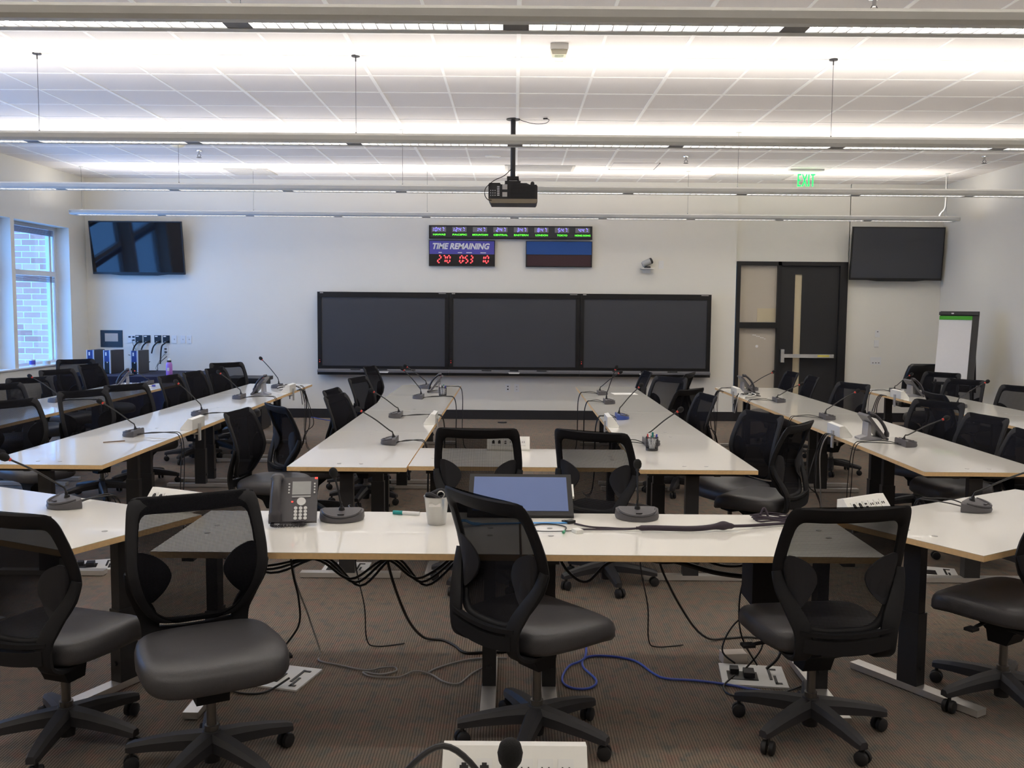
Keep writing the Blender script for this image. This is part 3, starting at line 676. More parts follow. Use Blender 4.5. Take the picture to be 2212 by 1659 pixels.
def make_chair():
    t = thing('office_chair', '', 'chair')
    # seat cushion
    bm = NB(); n = 40
    def ring(k, z, drop):
        out = []
        for i in range(n):
            a = 2*PI*i/n; c, s = math.cos(a), math.sin(a); e = .44
            x = math.copysign(abs(c)**e, c)*.262*k; y = math.copysign(abs(s)**e, s)*.240*k
            x *= 1-.07*max(0, y/.232)
            zz = z-drop*max(0, (-y-.08)/.15)**2*.035
            out.append(bm.verts.new((x, y-.005, zz)))
        return out
    R = [ring(.90, .407, .6), ring(.97, .412, .8), ring(1, .430, 1), ring(1, .460, 1), ring(.978, .480, 1), ring(.93, .492, 1), ring(.82, .499, 1), ring(.55, .498, 1), ring(.25, .496, 1)]
    for A, B in zip(R, R[1:]):
        for i in range(n): bm.faces.new((A[i], A[(i+1) % n], B[(i+1) % n], B[i]))
    bm.faces.new(R[0][::-1]); bm.faces.new(R[-1])
    seat = obj('seat', bm, 'chair_leather', t, ang=60)
    bm = NB()
    for s in (1,): tube(bm, [(.16*s, .02, .395), (.25*s, .02, .385), (.27*s, .02, .38)], .008, 8); 
    box(bm, (.285, .02, .38), (.05, .04, .012)); obj('height_lever', bm, 'chair_plastic', seat)
    # mechanism
    bm = NB(); prism(bm, [(-.17, .402), (.2, .402), (.2, .39), (.075, .33), (.045, .27), (-.04, .27), (-.05, .32)], -.06, .06, 'x'); bevel(bm, .012)
    box(bm, (0, .01, .396), (.34, .36, .016)); obj('tilt_mechanism', bm, 'chair_plastic', t)
    # back frame
    O, I = loop(half_out), loop(half_in); bm = NB(); m = len(O); rings = []
    for o, i in zip(O, I):
        w = (o-i).length; q = []
        for a, d in ((0, 0), (.12, .8), (.5, 1), (.88, .8), (1, 0), (.88, -.8), (.5, -1), (.12, -.8)):
            p = o+(i-o)*a; q.append(bm.verts.new(bp(p.x, p.y, d*.012)))
        rings.append(q)
    for k in range(m):
        A, B = rings[k], rings[(k+1) % m]
        for j in range(8): bm.faces.new((A[j], A[(j+1) % 8], B[(j+1) % 8], B[j]))
    fr = obj('back_frame', bm, 'chair_plastic', t, ang=50)
    # woven panel stretched over the front of the whole frame
    bm = NB(); zs = [.500, .503, .510, .520]+[.535+i*(.985-.535)/22 for i in range(23)]+[.993, .998]
    tab = sorted((z, u) for u, z in half_out[:11]); grid = []
    for z in zs:
        w = max(.05, interp(tab, z)-.002) if z < .99 else (.235 if z < .995 else .205)
        grid.append([bm.verts.new(bp(w*(j/6-1), z, -.0135+.011*abs(j/6-1)**6)) for j in range(13)])
    for A, B in zip(grid, grid[1:]):
        for j in range(12): bm.faces.new((A[j], A[j+1], B[j+1], B[j]))
    obj('mesh_back', bm, 'mesh_fabric', t)
    # lumbar pads behind the mesh
    for s in (-1, 1):
        P = spline([(s*.225, .795, 0), (s*.165, .785, 0), (s*.115, .745, 0), (s*.098, .70, 0), (s*.115, .655, 0), (s*.148, .615, 0), (s*.175, .60, 0), (s*.20, .64, 0), (s*.222, .70, 0)], 4, True)
        bm = NB(); a = [bm.verts.new(bp(p.x, p.y, .012)) for p in P]; b = [bm.verts.new(bp(p.x, p.y, .020)) for p in P]
        bm.faces.new(a); bm.faces.new(b[::-1])
        for k in range(len(P)): bm.faces.new((a[k], a[(k+1) % len(P)], b[(k+1) % len(P)], b[k]))
        bmesh.ops.triangulate(bm, faces=[f for f in bm.faces if len(f.verts) > 4]); obj('lumbar_pad', bm, 'pad_black', t)
    # rear yoke: two arms and the slotted crossbars
    bm = NB()
    for s in (-1, 1):
        C = spline([(s*.252, interp(PROF, .72)-.01, .735), (s*.240, .215, .67), (s*.208, .247, .60), (s*.178, .272, .53), (s*.170, .276, .47), (s*.170, .262, .42), (s*.170, .21, .396), (s*.165, .12, .396)], 4)
        W = [.018+.016*min(1, i/10) for i in range(len(C))]; rr = []
        for i, p in enumerate(C):
            tn = (C[min(i+1, len(C)-1)]-C[max(i-1, 0)]).normalized(); side = Vector((1, 0, 0)); side = (side-tn*side.dot(tn)).normalized(); nm = tn.cross(side)
            rr.append([bm.verts.new(p+side*W[i]*a+nm*.011*b) for a, b in ((-1, -.5), (-.7, -1), (.7, -1), (1, -.5), (1, .5), (.7, 1), (-.7, 1), (-1, .5))])
        for A, B in zip(rr, rr[1:]):
            for j in range(8): bm.faces.new((A[j], A[(j+1) % 8], B[(j+1) % 8], B[j]))
        bm.faces.new(rr[0][::-1]); bm.faces.new(rr[-1])
    def bar(z0, z1, hw):
        q = []
        for j in range(9):
            u = hw*(j/4-1); y = .288-.35*u*u; sag = .018*(u/hw)**2
            q.append([bm.verts.new((u, y+d, z+sag)) for d, z in ((-.012, z0), (.012, z0), (.012, z1), (-.012, z1))])
        for A, B in zip(q, q[1:]):
            for j in range(4): bm.faces.new((A[j], A[(j+1) % 4], B[(j+1) % 4], B[j]))
        bm.faces.new(q[0][::-1]); bm.faces.new(q[-1])
    bar(.492, .508, .19); bar(.425, .478, .175)
    obj('back_support', bm, 'chair_plastic', t, ang=50)
    # column and base
    bm = NB(); cyl(bm, (0, 0, .12), (0, 0, .35), .018, 14); cyl(bm, (0, 0, .10), (0, 0, .175), .026, 16); obj('gas_cylinder', bm, 'gas_metal', t)
    bm = NB(); lathe(bm, [(0, .035), (.03, .035), (.034, .08), (.046, .10), (.046, .135), (.034, .15), (.03, .155), (0, .155)], 20); obj('base_hub', bm, 'chair_base', t)
    for k in range(5):
        a = math.radians(90+72*k); d = Vector((math.cos(a), math.sin(a), 0)); p = Vector((-d.y, d.x, 0))
        bm = NB(); q = []
        for r, z, w, h in ((.03, .120, .036, .031), (.12, .114, .032, .028), (.22, .102, .027, .023), (.295, .089, .023, .019), (.318, .084, .018, .014)):
            c = d*r+Vector((0, 0, z)); q.append([bm.verts.new(c+p*w*x+Vector((0, 0, h*y))) for x, y in ((-1, -1), (1, -1), (1, .3), (.6, 1), (-.6, 1), (-1, .3))])
        for A, B in zip(q, q[1:]):
            for j in range(6): bm.faces.new((A[j], A[(j+1) % 6], B[(j+1) % 6], B[j]))
        bm.faces.new(q[0][::-1]); bm.faces.new(q[-1]); leg = obj('leg', bm, 'chair_base', t, ang=30)
        bm = NB(); c = d*.298+p*.012; cyl(bm, c+Vector((0, 0, .04)), c+Vector((0, 0, .085)), .008, 8)
        for s in (-1, 1):
            M = Matrix.Translation(c+p.cross(Vector((0, 0, 1)))*0+d*0+Vector((0, 0, .029))) @ Matrix.Rotation(a+PI/2+.4, 4, 'Z') @ Matrix.Rotation(PI/2, 4, 'Y')
            lathe(bm, [(0, s*.006), (.027, s*.006), (.0285, s*.012), (.027, s*.022), (.02, s*.026), (0, s*.026)], 16, M)
        M = Matrix.Translation(c+Vector((0, 0, .034))) @ Matrix.Rotation(a+PI/2+.4, 4, 'Z'); fs = []
        for j in range(6):
            b0, b1 = PI*j/6, PI*(j+1)/6
        obj('caster', bm, 'rubber', leg)
    return t
chair0 = make_chair()
SPIN = {2: 36, 5: -32, 6: -36, 13: 6, 17: 26, 20: 26, 24: 14, 26: 26, 32: 6, 33: 14, 35: 30, 36: 22}
UPPER = {'seat', 'tilt_mechanism', 'back_frame', 'mesh_back', 'lumbar_pad', 'back_support'}
BACK = .30
def chair(M, f, label, dz=0, spin=0, group=None, base=None, k=1.02):
    """M: floor point below the middle of the back's top edge; f: facing angle in degrees from +X"""
    a = math.radians(f); d = Vector((math.cos(a), math.sin(a)))
    p = Vector(base) if base else Vector(M)*k+d*BACK
    if not base: dz -= .03+.774*(k-1)
    rz = a+PI/2
    if chair.n == 0:
        o = chair0; CHILD[o.name] = [(c, kids(c)) for c in kids(o)]; chair.tree = CHILD[o.name]
        o.location = (p.x, p.y, 0); o.rotation_euler[2] = rz; o['label'] = label
        if group: o['group'] = group
        cs = [c for c, g in chair.tree]
    else:
        before = set(COL.objects); o = dup(chair0, (p.x, p.y, 0), rz, label, group)
        cs = [c for c in COL.objects if c not in before and c.parent is o]
    for c in cs:
        n = c.name.split('.')[0]
        if n in UPPER: c.location.z = dz
        if n in ('base_hub', 'leg'): c.rotation_euler[2] = math.radians(SPIN.get(chair.n, spin))
    chair.n += 1
    return o
chair.n = 0
A = 'chairs around the front tables'; B = 'chairs of the left row'; Cc = 'chairs of the left inner row'; D = 'chairs of the right inner row'; E = 'chairs of the right row'; F = 'chairs by the windows'; G = 'chairs by the right wall'
chair(None, 72, 'black mesh chair cut by the left picture edge in the front row', .0, 21, A, base=(-1.76, 3.62))
chair(None, -61, 'black mesh chair in the front row facing the camera, its leather seat front in view', .0, -10, A, base=(-1.12, 3.42))
chair(None, 40, 'black mesh chair in the middle of the front row, back turned, before the slate screen', .045, 40, A, base=(.105, 3.67))
chair(None, 98, 'black mesh chair in the front row seen from behind, right of the cable sleeve', .01, 13, A, base=(1.235, 3.77))
chair(None, 122, 'black mesh chair cut by the right picture edge in the front row', .015, -32, A, base=(2.185, 4.08))
chair(None, 88, 'black mesh chair at the cross table, left of two seen from behind', .03, -36, A, base=(-.20, 5.82))
chair(None, 62, 'black mesh chair at the cross table, right of two seen from behind', .01, -20, A, base=(.60, 5.85))
chair((-2.04, 6.91), -8, 'black mesh chair with its grey seat in view, nearest in the left inner row', 0, 5, Cc)
chair((-1.86, 7.30), 35, 'black mesh chair second in the left inner row, its curved back turned to us', 0, 25, Cc)
chair((-1.56, 8.17), -13, 'black mesh chair third in the left inner row, overlapping the one behind', 0, 25, Cc)
chair((-1.70, 8.72), -8, 'black mesh chair fourth in the left inner row, mostly behind the third', .0, 10, Cc)
chair((-1.70, 10.2), -16, 'black mesh chair fifth in the left inner row, blue glint on its top corner', .0, 10, Cc)
chair((-1.80, 11.7), -10, 'black mesh chair at the far end of the left inner row, before the left display', .02, 10, Cc)
chair((1.65, 11.48), 185, 'black mesh chair at the far end of the right inner row, below the right display', 0, 10, D, k=1.06)
chair((1.79, 10.62), 222, 'black mesh chair turned to the camera near the far end of the right inner row', 0, 10, D)
chair((2.08, 11.0), 155, 'black mesh chair seen edge on, right inner row, behind the one facing the camera', .02, 10, D)
chair((1.72, 9.05), 135, 'black mesh chair with a pale glint on its top rail, mid right inner row', 0, 10, D, k=1.05)
chair((1.77, 8.5), 190, 'black mesh chair just behind the kink of the right inner row tables', .0, 10, D, k=1.045)
chair((1.88, 7.02), 205, 'black mesh chair with its front turned to us, second nearest in the right inner row', 0, 10, D)
chair((1.98, 6.40), 143, 'black mesh chair seen edge on, grey seat in view, nearest in the right inner row', .0, 10, D, k=.97)
chair((3.47, 11.66), 182, 'black mesh chair at the far right row end, left of two before the door', 0, 10, E, k=1.035)
chair((3.48, 10.88), 178, 'black mesh chair in the right row, right of two before the door', 0, 10, E, k=1.03)
chair((3.60, 9.92), 205, 'black mesh chair in the right row standing before the wall right of the door', .0, 10, E)
chair((3.66, 8.06), 215, 'wide black mesh chair in the right row behind the right microphones', 0, 10, E)
chair((3.53, 6.96), 192, 'black mesh chair in the right row just behind the nearest right microphone', 0, 10, E, k=1.045)
chair((3.36, 6.05), 180, 'black mesh chair in the right row cut by the right picture edge', 0, 10, E, k=1.055)
chair((3.95, 8.85), 0, 'black mesh chair showing only its top rail behind the wide chair', .0, 10, G)
chair((5.36, 11.75), 218, 'black mesh chair by the right wall below the flip chart pad', 0, 10, G)
chair((5.10, 10.6), 215, 'black mesh chair by the right wall, right of the flip chart legs', 0, 10, G, k=1.055)
chair((5.27, 9.72), 215, 'black mesh chair by the right wall cut by the right picture edge', 0, 10, G, k=1.045)
chair((-4.03, 7.50), -30, 'black mesh chair of the left row cut by the left picture edge, nearest one', 0, 10, B)
chair((-3.86, 8.40), -36, 'black mesh chair of the left row with a bluish window in its back', 0, 10, B)
chair((-3.74, 9.05), -34, 'black mesh chair of the left row overlapping the one with the bluish window', 0, 10, B)
chair((-3.77, 10.26), -9, 'black mesh chair of the left row, first of three overlapping backs', 0, 10, B)
chair((-3.71, 10.84), -9, 'black mesh chair of the left row, middle of three overlapping backs', 0, 10, B)
chair((-3.66, 11.50), -12, 'black mesh chair of the left row, last of three overlapping backs', 0, 10, B)
chair((-3.74, 12.25), -46, 'black mesh chair of the left row turned to the camera, before the back wall', .02, 10, B)
chair((-4.93, 9.0), -35, 'black mesh chair by the windows cut by the left picture edge', 0, 10, F, k=1.06)
chair((-5.06, 9.8), -40, 'black mesh chair by the windows behind the nearest microphone there', 0, 10, F, k=1.06)
chair((-5.35, 11.0), -27, 'black mesh chair by the windows, below the window sill', .0, 10, F)
chair((-5.42, 12.0), -10, 'black mesh chair by the windows, nearest the computers', 0, 10, F, k=1.0)
chair((-6.07, 13.05), -52, 'black mesh chair in the corner under the window reveal', .0, 10, F, k=.975)

# ------------------------------------------------------------------ conference microphones
def mic_base(m):
    bm = NB(); n = 14; P0 = [(.105, .045), (-.105, .045)]; arc = [(-.105*math.cos(PI*i/n), .03-.105*math.sin(PI*i/n)) for i in range(n+1)]
    pl = [(x, y) for x, y in arc]+[(.105, .045), (-.105, .045)]
    k = len(pl); lv = [(.97, .0, 0), (1, .010, .004), (.97, .022, .020), (.80, .030, .034)]
    rr = []
    for s, zf, zb in lv:
        rr.append([bm.verts.new((x*s, .045+(y-.045)*s if y < .045 else y, zf+(zb-zf)*0+(.022*(y+.075)/.12 if zf > .012 else 0))) for x, y in pl])
    for a, b in zip(rr, rr[1:]):
        for j in range(k): bm.faces.new((a[j], a[(j+1) % k], b[(j+1) % k], b[j]))
    bm.faces.new(rr[0][::-1]); bm.faces.new(rr[-1]); return bm
def microphone(x, y, rz, reach, rise, label, edge, side=0, m='mic_grey', two=True, straight=0, near=False, ring='red_ring'):
    """gooseneck microphone; faces local -Y; reach/rise: how far forward and up the head goes; edge: distance from base to the table edge behind"""
    t = thing('microphone', label, 'microphone', (x, y, ZT+.0008), rz, 'gooseneck microphones')
    b = cached('base', 'micbase'+m, lambda: mic_base(m), m, t, ang=50)
    def face():
        bm = NB(); tube(bm, [(-.088*math.cos(PI*i/12), .02-.088*math.sin(PI*i/12), .036+.022*(.095-.088*math.sin(PI*i/12))/.12-.008) for i in range(13)], .006, 6)
        box(bm, (0, -.045, .038), (.03, .014, .006)); return bm
    cached('trim_ring', 'micface', face, 'phone_grey', b)
    p0 = Vector((0, .02, .045)); H = Vector((side, .02-reach, rise))
    mid = Vector((side*.15, .01-reach*.10, rise*.42)) if not straight else Vector((side*.4, .02-reach*.4, rise*.45))
    C = spline([p0, p0.lerp(mid, .45)+Vector((0, .006, .015)), mid, mid.lerp(H, .5)+Vector((0, 0, .008)), H], 6)
    d = (C[-1]-C[-3]).normalized()
    bm = NB(); tube(bm, C, [.0085 if i < 4 else .0048 for i in range(len(C))], 8); lathe(bm, [(.017, 0), (.012, .022), (0, .022)], 14, Matrix.Translation((0, .02, .036))); obj('gooseneck', bm, 'mic_black', t)
    bm = NB(); tube(bm, [H-d*.012, H+d*.004], .0085, 10); obj('light_ring', bm, ring, t)
    bm = NB(); q = d.to_track_quat('Z', 'Y').to_matrix().to_4x4(); lathe(bm, [(0, 0), (.012, 0), (.0185, .010), (.0205, .024), (.017, .038), (.008, .046), (0, .047)], 14, Matrix.Translation(H) @ q); obj('windscreen', bm, 'foam', t)
    if near:
        bm = NB(); tube(bm, spline([(0, .045, .012), (0, .10, .012), (-.03, .24, .04), (-.055, .25, .13), (-.125, .25, .188), (-.20, .25, .13), (-.225, .25, .05), (-.25, .30, .010), (-.22, .38, .010)], 6), .006, 8); obj('cord', bm, 'mic_black', t)
        return
    for k, s in enumerate((-.02, .03) if two else (.03,)):
        e = edge-.045
        bm = NB(); tube(bm, spline([(s, .045, .012), (s+.01, .045+e*.4, .02+.012*k), (s-.01, .045+e*.85, .026), (s, .062+e, .012), (s+.01, .088+e, -.09), (s+.02+.03*k, .09+e, -.30), (s+.06, .09+e, -.5), (s+.07, .11+e, -.68), (s+.12, .15+e, -.731), (s+.26, .18+e, -.731)], 5), .0035, 6); obj('cord', bm, 'cable_black', t)
R9 = PI/2
microphone(-2.22, 4.60, math.radians(-40), .27, .27, 'gooseneck microphone on the angled left end table', .245)
microphone(-.80, 4.36, math.radians(6), .02, .205, 'gooseneck microphone right of the grey desk phone on the front table', .22, -.03, two=False, ring='mic_black')
microphone(.60, 4.44, 0, -.02, .235, 'gooseneck microphone right of the slate screen on the front table', .18, .0, two=False, ring='mic_black')
microphone(2.34, 4.70, math.radians(50), .30, .25, 'gooseneck microphone on the angled right end table', .265)
for x, y, r, h, l, m in [(-2.90, 7.15, .25, .25, 'nearest gooseneck microphone on the left row, by a pen', 'mic_grey'), (-2.84, 8.50, .21, .29, 'second gooseneck microphone on the left row, by the power box', 'mic_grey'),
        (-2.93, 10.05, .22, .27, 'third gooseneck microphone on the left row, near the phone', 'mic_grey'), (-2.86, 11.4, .20, .34, 'farthest gooseneck microphone on the left row, rising against the back wall', 'mic_grey'),
        (-4.66, 9.57, .26, .25, 'nearest gooseneck microphone on the window row', 'mic_grey'), (-4.56, 11.72, .18, .17, 'farthest gooseneck microphone on the window row, behind the phone', 'mic_grey')]:
    microphone(x, y, -R9, r, h, l, (-2.56 if x > -3.5 else -4.21)-x, m=m)
for x, y, r, h, l in [(-.89, 6.84, .24, .24, 'nearest gooseneck microphone on the left inner row'), (-1.05, 8.48, .23, .23, 'second gooseneck microphone on the left inner row'),
        (-1.02, 10.22, .19, .31, 'third gooseneck microphone on the left inner row, beside the pen cup'), (-1.08, 11.5, .24, .26, 'farthest gooseneck microphone on the left inner row')]:
    microphone(x, y, -R9, r, h, l, -.66-x)
for x, y, r, h, l, m in [(1.01, 6.88, .22, .25, 'nearest gooseneck microphone on the right inner row, behind the pen cup', 'mic_grey'), (.98, 8.50, .18, .29, 'gooseneck microphone with a blue base on the right inner row', 'mic_blue'),
        (1.00, 9.86, .09, .36, 'third gooseneck microphone on the right inner row, standing upright', 'mic_grey'), (1.02, 10.85, .22, .25, 'farthest gooseneck microphone on the right inner row, beside the paper', 'mic_grey')]:
    microphone(x, y, R9, r, h, l, x-.795, m=m)
for x, y, r, h, l in [(2.92, 6.95, .29, .20, 'nearest gooseneck microphone on the right row, right of the phone'), (2.88, 8.60, .27, .25, 'second gooseneck microphone on the right row, by the power box'),
        (2.87, 10.15, .24, .19, 'third gooseneck microphone on the right row'), (2.95, 11.6, .26, .22, 'farthest gooseneck microphone on the right row, behind the phone before the door'),
        (4.66, 11.45, .18, .21, 'farthest gooseneck microphone on the row by the right wall'), (4.63, 9.75, .28, .26, 'nearest gooseneck microphone on the row by the right wall, leaning right')]:
    microphone(x, y, R9, r, h, l, x-(2.57 if x < 4 else 4.37))
microphone(.0, 1.45, 0, .02, .275, 'gooseneck microphone on the nearest table, only its round head in view at the bottom', .455, near=True, ring='mic_black')

# ------------------------------------------------------------------ desk phones
def phone(x, y, rz, label, sc=1.0):
    t = thing('desk_phone', label, 'phone', (x, y, ZT+.0008), rz, 'grey desk phones')
    th = math.radians(52); R = Matrix.Translation((0, -.06, .018)) @ Matrix.Rotation(th, 4, 'X')
    def body():
        bm = NB(); box(bm, (0, .11, 0), (.215, .225, .022)); bevel(bm, .008); bm.transform(R); return bm
    b = cached('body', 'ph_body', body, 'phone_grey', t)
    def stand():
        bm = NB(); prism(bm, [(-.055, .0), (.115, .0), (.115, .012), (.06, .03), (.055, .135), (.035, .125), (.03, .03), (-.05, .016)], -.06, .06, 'x'); bevel(bm, .004); return bm
    cached('stand', 'ph_stand', stand, 'phone_silver', t)
    def hs():
        bm = NB(); P = spline([(-.075, -.005, .022), (-.075, .03, .046), (-.075, .11, .060), (-.075, .19, .048), (-.075, .222, .022)], 5)
        tube(bm, P, [.030 if (i < 5 or i > len(P)-6) else .020 for i in range(len(P))], 10, flat=.6); bm.transform(R); return bm
    h = cached('handset', 'ph_hs', hs, 'phone_dark', t)
    def lcd():
        bm = NB(); box(bm, (.035, .165, .0125), (.085, .068, .004)); box(bm, (.035, .122, .0125), (.085, .009, .004)); bm.transform(R); return bm
    cached('screen', 'ph_lcd', lcd, 'lcd_grey', b, smooth=False)
    def keys():
        bm = NB()
        for r in range(4):
            for c in range(3): lathe(bm, [(0, .011), (.0085, .011), (.008, .015), (0, .015)], 10, Matrix.Translation((.012+c*.022, .012+r*.017, 0)))
        lathe(bm, [(0, .011), (.021, .011), (.020, .016), (.01, .015), (0, .015)], 20, Matrix.Translation((.036, .096, 0)))
        for s in (-.022, .094):
            for r in range(4): box(bm, (s, .142+r*.015, .012), (.007, .008, .004))
        bm.transform(R); return bm
    cached('keypad', 'ph_keys', keys, 'key_white', b)
    def led():
        bm = NB(); box(bm, (.1, .217, .010), (.012, .008, .005)); box(bm, (-.005, .096, .012), (.008, .006, .003)); bm.transform(R); return bm
    cached('message_light', 'ph_led', led, 'led_red', b, smooth=False)
    def cord():
        bm = NB(); P = []
        for i in range(140):
            a = i/139; c = spline.cp[min(len(spline.cp)-1, int(a*(len(spline.cp)-1)))]; P.append(c+Vector((.006*math.cos(i*1.3), 0, .006*math.sin(i*1.3)+.006)))
        tube(bm, P, .0028, 5); return bm
    spline.cp = spline([(-.085, -.06, .012), (-.09, -.085, .004), (-.05, -.10, .004), (.03, -.095, .004), (.05, -.075, .004), (0, -.06, .006)], 20)
    cached('cord', 'ph_cord', cord, 'phone_dark', h)
    return t
phone(-1.01, 4.30, math.radians(8), 'grey desk phone facing the camera on the front table')
phone(-2.83, 10.5, -R9, 'grey desk phone on the left row beside the white cable heap')
phone(-.90, 10.95, -R9, 'grey desk phone at the far end of the left inner row, behind the pen cup')
phone(-4.70, 11.35, -R9+.3, 'grey desk phone on the window row, before the black cloth table')
phone(2.80, 7.30, R9, 'grey desk phone with curved handset on the right row, beside the white power box')
phone(2.80, 11.32, R9, 'grey desk phone on the far end of the right row, before the door')
phone(4.66, 10.95, R9, 'grey desk phone on the row by the right wall')

# ------------------------------------------------------------------ white power boxes clamped on table edges
def power_box(x, y, rz, label):
    t = thing('power_box', label, 'power box', (x, y, ZT+.0008), rz, 'white table power boxes')
    def body():
        bm = NB(); prism(bm, [(-.05, .0), (.045, .0), (.045, .085), (.01, .092), (-.055, .012)], -.15, .15, 'x'); bevel(bm, .006); return bm
    b = cached('body', 'pb_body', body, 'white_plastic', t)
    def clamp():
        bm = NB(); box(bm, (0, .052, -.03), (.04, .012, .14)); box(bm, (0, .02, -.046), (.04, .075, .01)); cyl(bm, (0, .01, -.085), (0, .01, -.05), .007, 8); return bm
    cached('clamp', 'pb_clamp', clamp, 'lamp_under', t, smooth=False)
    R = Matrix.Translation((0, -.0225, .052)) @ Matrix.Rotation(math.atan2(.080, .065), 4, 'X')
    def panel():
        bm = NB()
        for i in range(6): box(bm, (-.105+i*.042, 0, .0025), (.032, .05, .003))
        bm.transform(R); return bm
    p = cached('socket_panel', 'pb_panel', panel, 'white_plate', b, smooth=False)
    def jacks():
        bm = NB()
        for i in (0, 1): box(bm, (-.105+i*.042, 0, .005), (.018, .022, .004)); box(bm, (-.105+i*.042, .012, .005), (.010, .008, .004))
        for s in (-.008, .008): box(bm, (-.021, s, .005), (.014, .007, .004))
        for i in (3, 4, 5):
            for s in (-.007, .007): box(bm, (-.105+i*.042+s, .002, .005), (.003, .012, .004))
        bm.transform(R); return bm
    cached('jacks', 'pb_jacks', jacks, 'port_dark', p, smooth=False)
    return t
power_box(-1.67, 4.59, math.radians(-26), 'white power box with ports on the back edge of the angled left end table')
power_box(1.73, 4.57, math.radians(32), 'white power box with ports on the back edge of the angled right end table')
power_box(.01, 1.893, 0, 'white power box with sockets at the bottom edge of the picture, nearest')
power_box(-2.60, 7.62, -R9, 'white power box on the table edge of the left row beside the second microphone')
power_box(2.61, 7.50, R9, 'white power box on the table edge of the right row, left of the phone')
power_box(-.703, 8.10, -R9, 'white power box on the table edge of the left inner row')
power_box(.839, 8.02, R9, 'white power box on the right inner row edge, by the blue microphone base')
power_box(-.03, 6.60, 0, 'white power box on the back edge of the cross table, seen past a chair')
power_box(-2.60, 10.9, -R9, 'white power box under the cable heap at the far end of the left row')
power_box(2.615, 10.95, R9, 'white power box at the far end of the right row, below the phone')
power_box(4.415, 10.75, R9, 'white power box on the table edge of the row by the right wall')
# ------------------------------------------------------------------ things on the front tables
t = thing('tilted_screen', 'tilted slate blue display with a dark bezel on the front table', 'display', (.04, 4.44, ZT))
M = Matrix.Translation((0, 0, .008)) @ Matrix.Rotation(math.radians(26), 4, 'X')
bm = NB(); box(bm, (0, .165, 0), (.51, .33, .016)); bevel(bm, .005); bm.transform(M); obj('case', bm, 'bezel_black', t)
bm = NB(); box(bm, (0, .168, .0085), (.462, .272, .002)); bm.transform(M); obj('screen', bm, 'slate_screen', t, False)
bm = NB(); box(bm, (.258, .2, 0), (.012, .10, .014)); bm.transform(M); obj('pen_holder', bm, 'white_plastic', t, False)
bm = NB(); prism(bm, [(.10, 0), (.27, 0), (.262, .118), (.10, .038)], -.12, .12, 'x'); obj('stand', bm, 'steel_black', t, False)

t = thing('pail', 'small metal pail holding black straps on the front table', 'pail', (-.35, 4.31, ZT))
bm = NB(); lathe(bm, [(0, 0), (.040, 0), (.042, .004), (.057, .125), (.060, .128), (.060, .132), (.055, .130), (.040, .012), (0, .012)], 28); obj('body', bm, 'tin', t)
bm = NB(); box(bm, (-.004, -.052, .098), (.055, .003, .016), rx=math.radians(-7)); obj('label_tape', bm, 'paper', t, False)
t = thing('black_strap', 'coiled black straps stuffed into the metal pail', 'strap', (-.35, 4.31, ZT+.10))
bm = NB(); tube(bm, [(.040*math.cos(a)+.004*math.sin(3*a), .040*math.sin(a), .03+.012*math.sin(2*a)) for a in [2*PI*i/28 for i in range(28)]], .012, 8, True)
tube(bm, spline([(-.035, -.01, .03), (-.01, -.02, .048), (.02, .01, .055), (.045, .012, .04)], 5), .011, 8); lathe(bm, [(0, -.02), (.035, -.02), (.03, .02), (0, .022)], 14); obj('loops', bm, 'pad_black', t)
bm = NB(); tube(bm, [(.022+.016*math.cos(a), -.030+.004*math.sin(a), .042+.016*math.sin(a)) for a in [2*PI*i/20 for i in range(20)]], .003, 6, True); obj('ring', bm, 'chrome', t)

def marker(name, a, b, r, m, cap, label, z=ZT, group=None):
    a, b = Vector(a), Vector(b); d = b-a; t = thing(name, label, 'pen', (a.x, a.y, z+r*1.14), math.atan2(d.y, d.x), group); L = d.length
    bm = NB(); cyl(bm, (0, 0, 0), (L*.68, 0, 0), r, 12); obj('barrel', bm, m, t)
    bm = NB(); cyl(bm, (L*.64, 0, 0), (L, 0, 0), r*1.12, 12); obj('cap', bm, cap, t)
marker('marker_pen', (-.445, 4.475), (-.575, 4.50), .009, 'pen_white', 'marker_teal', 'teal whiteboard marker lying on the front table left of the metal pail')
marker('pen', (-2.96, 6.76), (-2.84, 6.85), .004, 'wood_pen', 'wood_pen', 'thin pen lying on the nearest table of the left row')
marker('marker_pen', (-4.47, 11.42), (-4.36, 11.46), .008, 'pen_white', 'pen_blue', 'white and blue marker on the window row before the black cloth table')

bm = NB(); P = spline([(-.245, 4.27, .02), (-.215, 4.25, .030), (-.17, 4.28, .008), (-.06, 4.30, .006), (.08, 4.315, .006), (.20, 4.325, .005), (.258, 4.335, .004)], 6)
rr = []
for i, p in enumerate(P):
    w = .022 if i < 14 else .009; rr.append([bm.verts.new(p+Vector((0, a*w, ZT+b*.0022))) for a, b in ((-1, -.8), (1, -.6), (1, .9), (-1, .8))])
for a, b in zip(rr, rr[1:]):
    for j in range(4): bm.faces.new((a[j], a[(j+1) % 4], b[(j+1) % 4], b[j]))
bm.faces.new(rr[0][::-1]); bm.faces.new(rr[-1]); tag(obj('lanyard', bm, 'strap_blue'), 'light blue ribbon lanyard on the front table before the slate screen', 'lanyard')
t = thing('adapter_cable', 'thin black adapter cable with a green plug on the front table', 'cable', (0, 0, ZT))
bm = NB(); tube(bm, spline([(.06, 4.24, .004), (.13, 4.30, .004), (.20, 4.295, .004), (.245, 4.25, .004), (.24, 4.19, .005), (.232, 4.15, .006)], 6), .0028, 6); tube(bm, spline([(.06, 4.19, .004), (.12, 4.165, .004), (.2, 4.165, .004), (.27, 4.175, .004)], 5), .0022, 6); obj('lead', bm, 'cable_black', t)
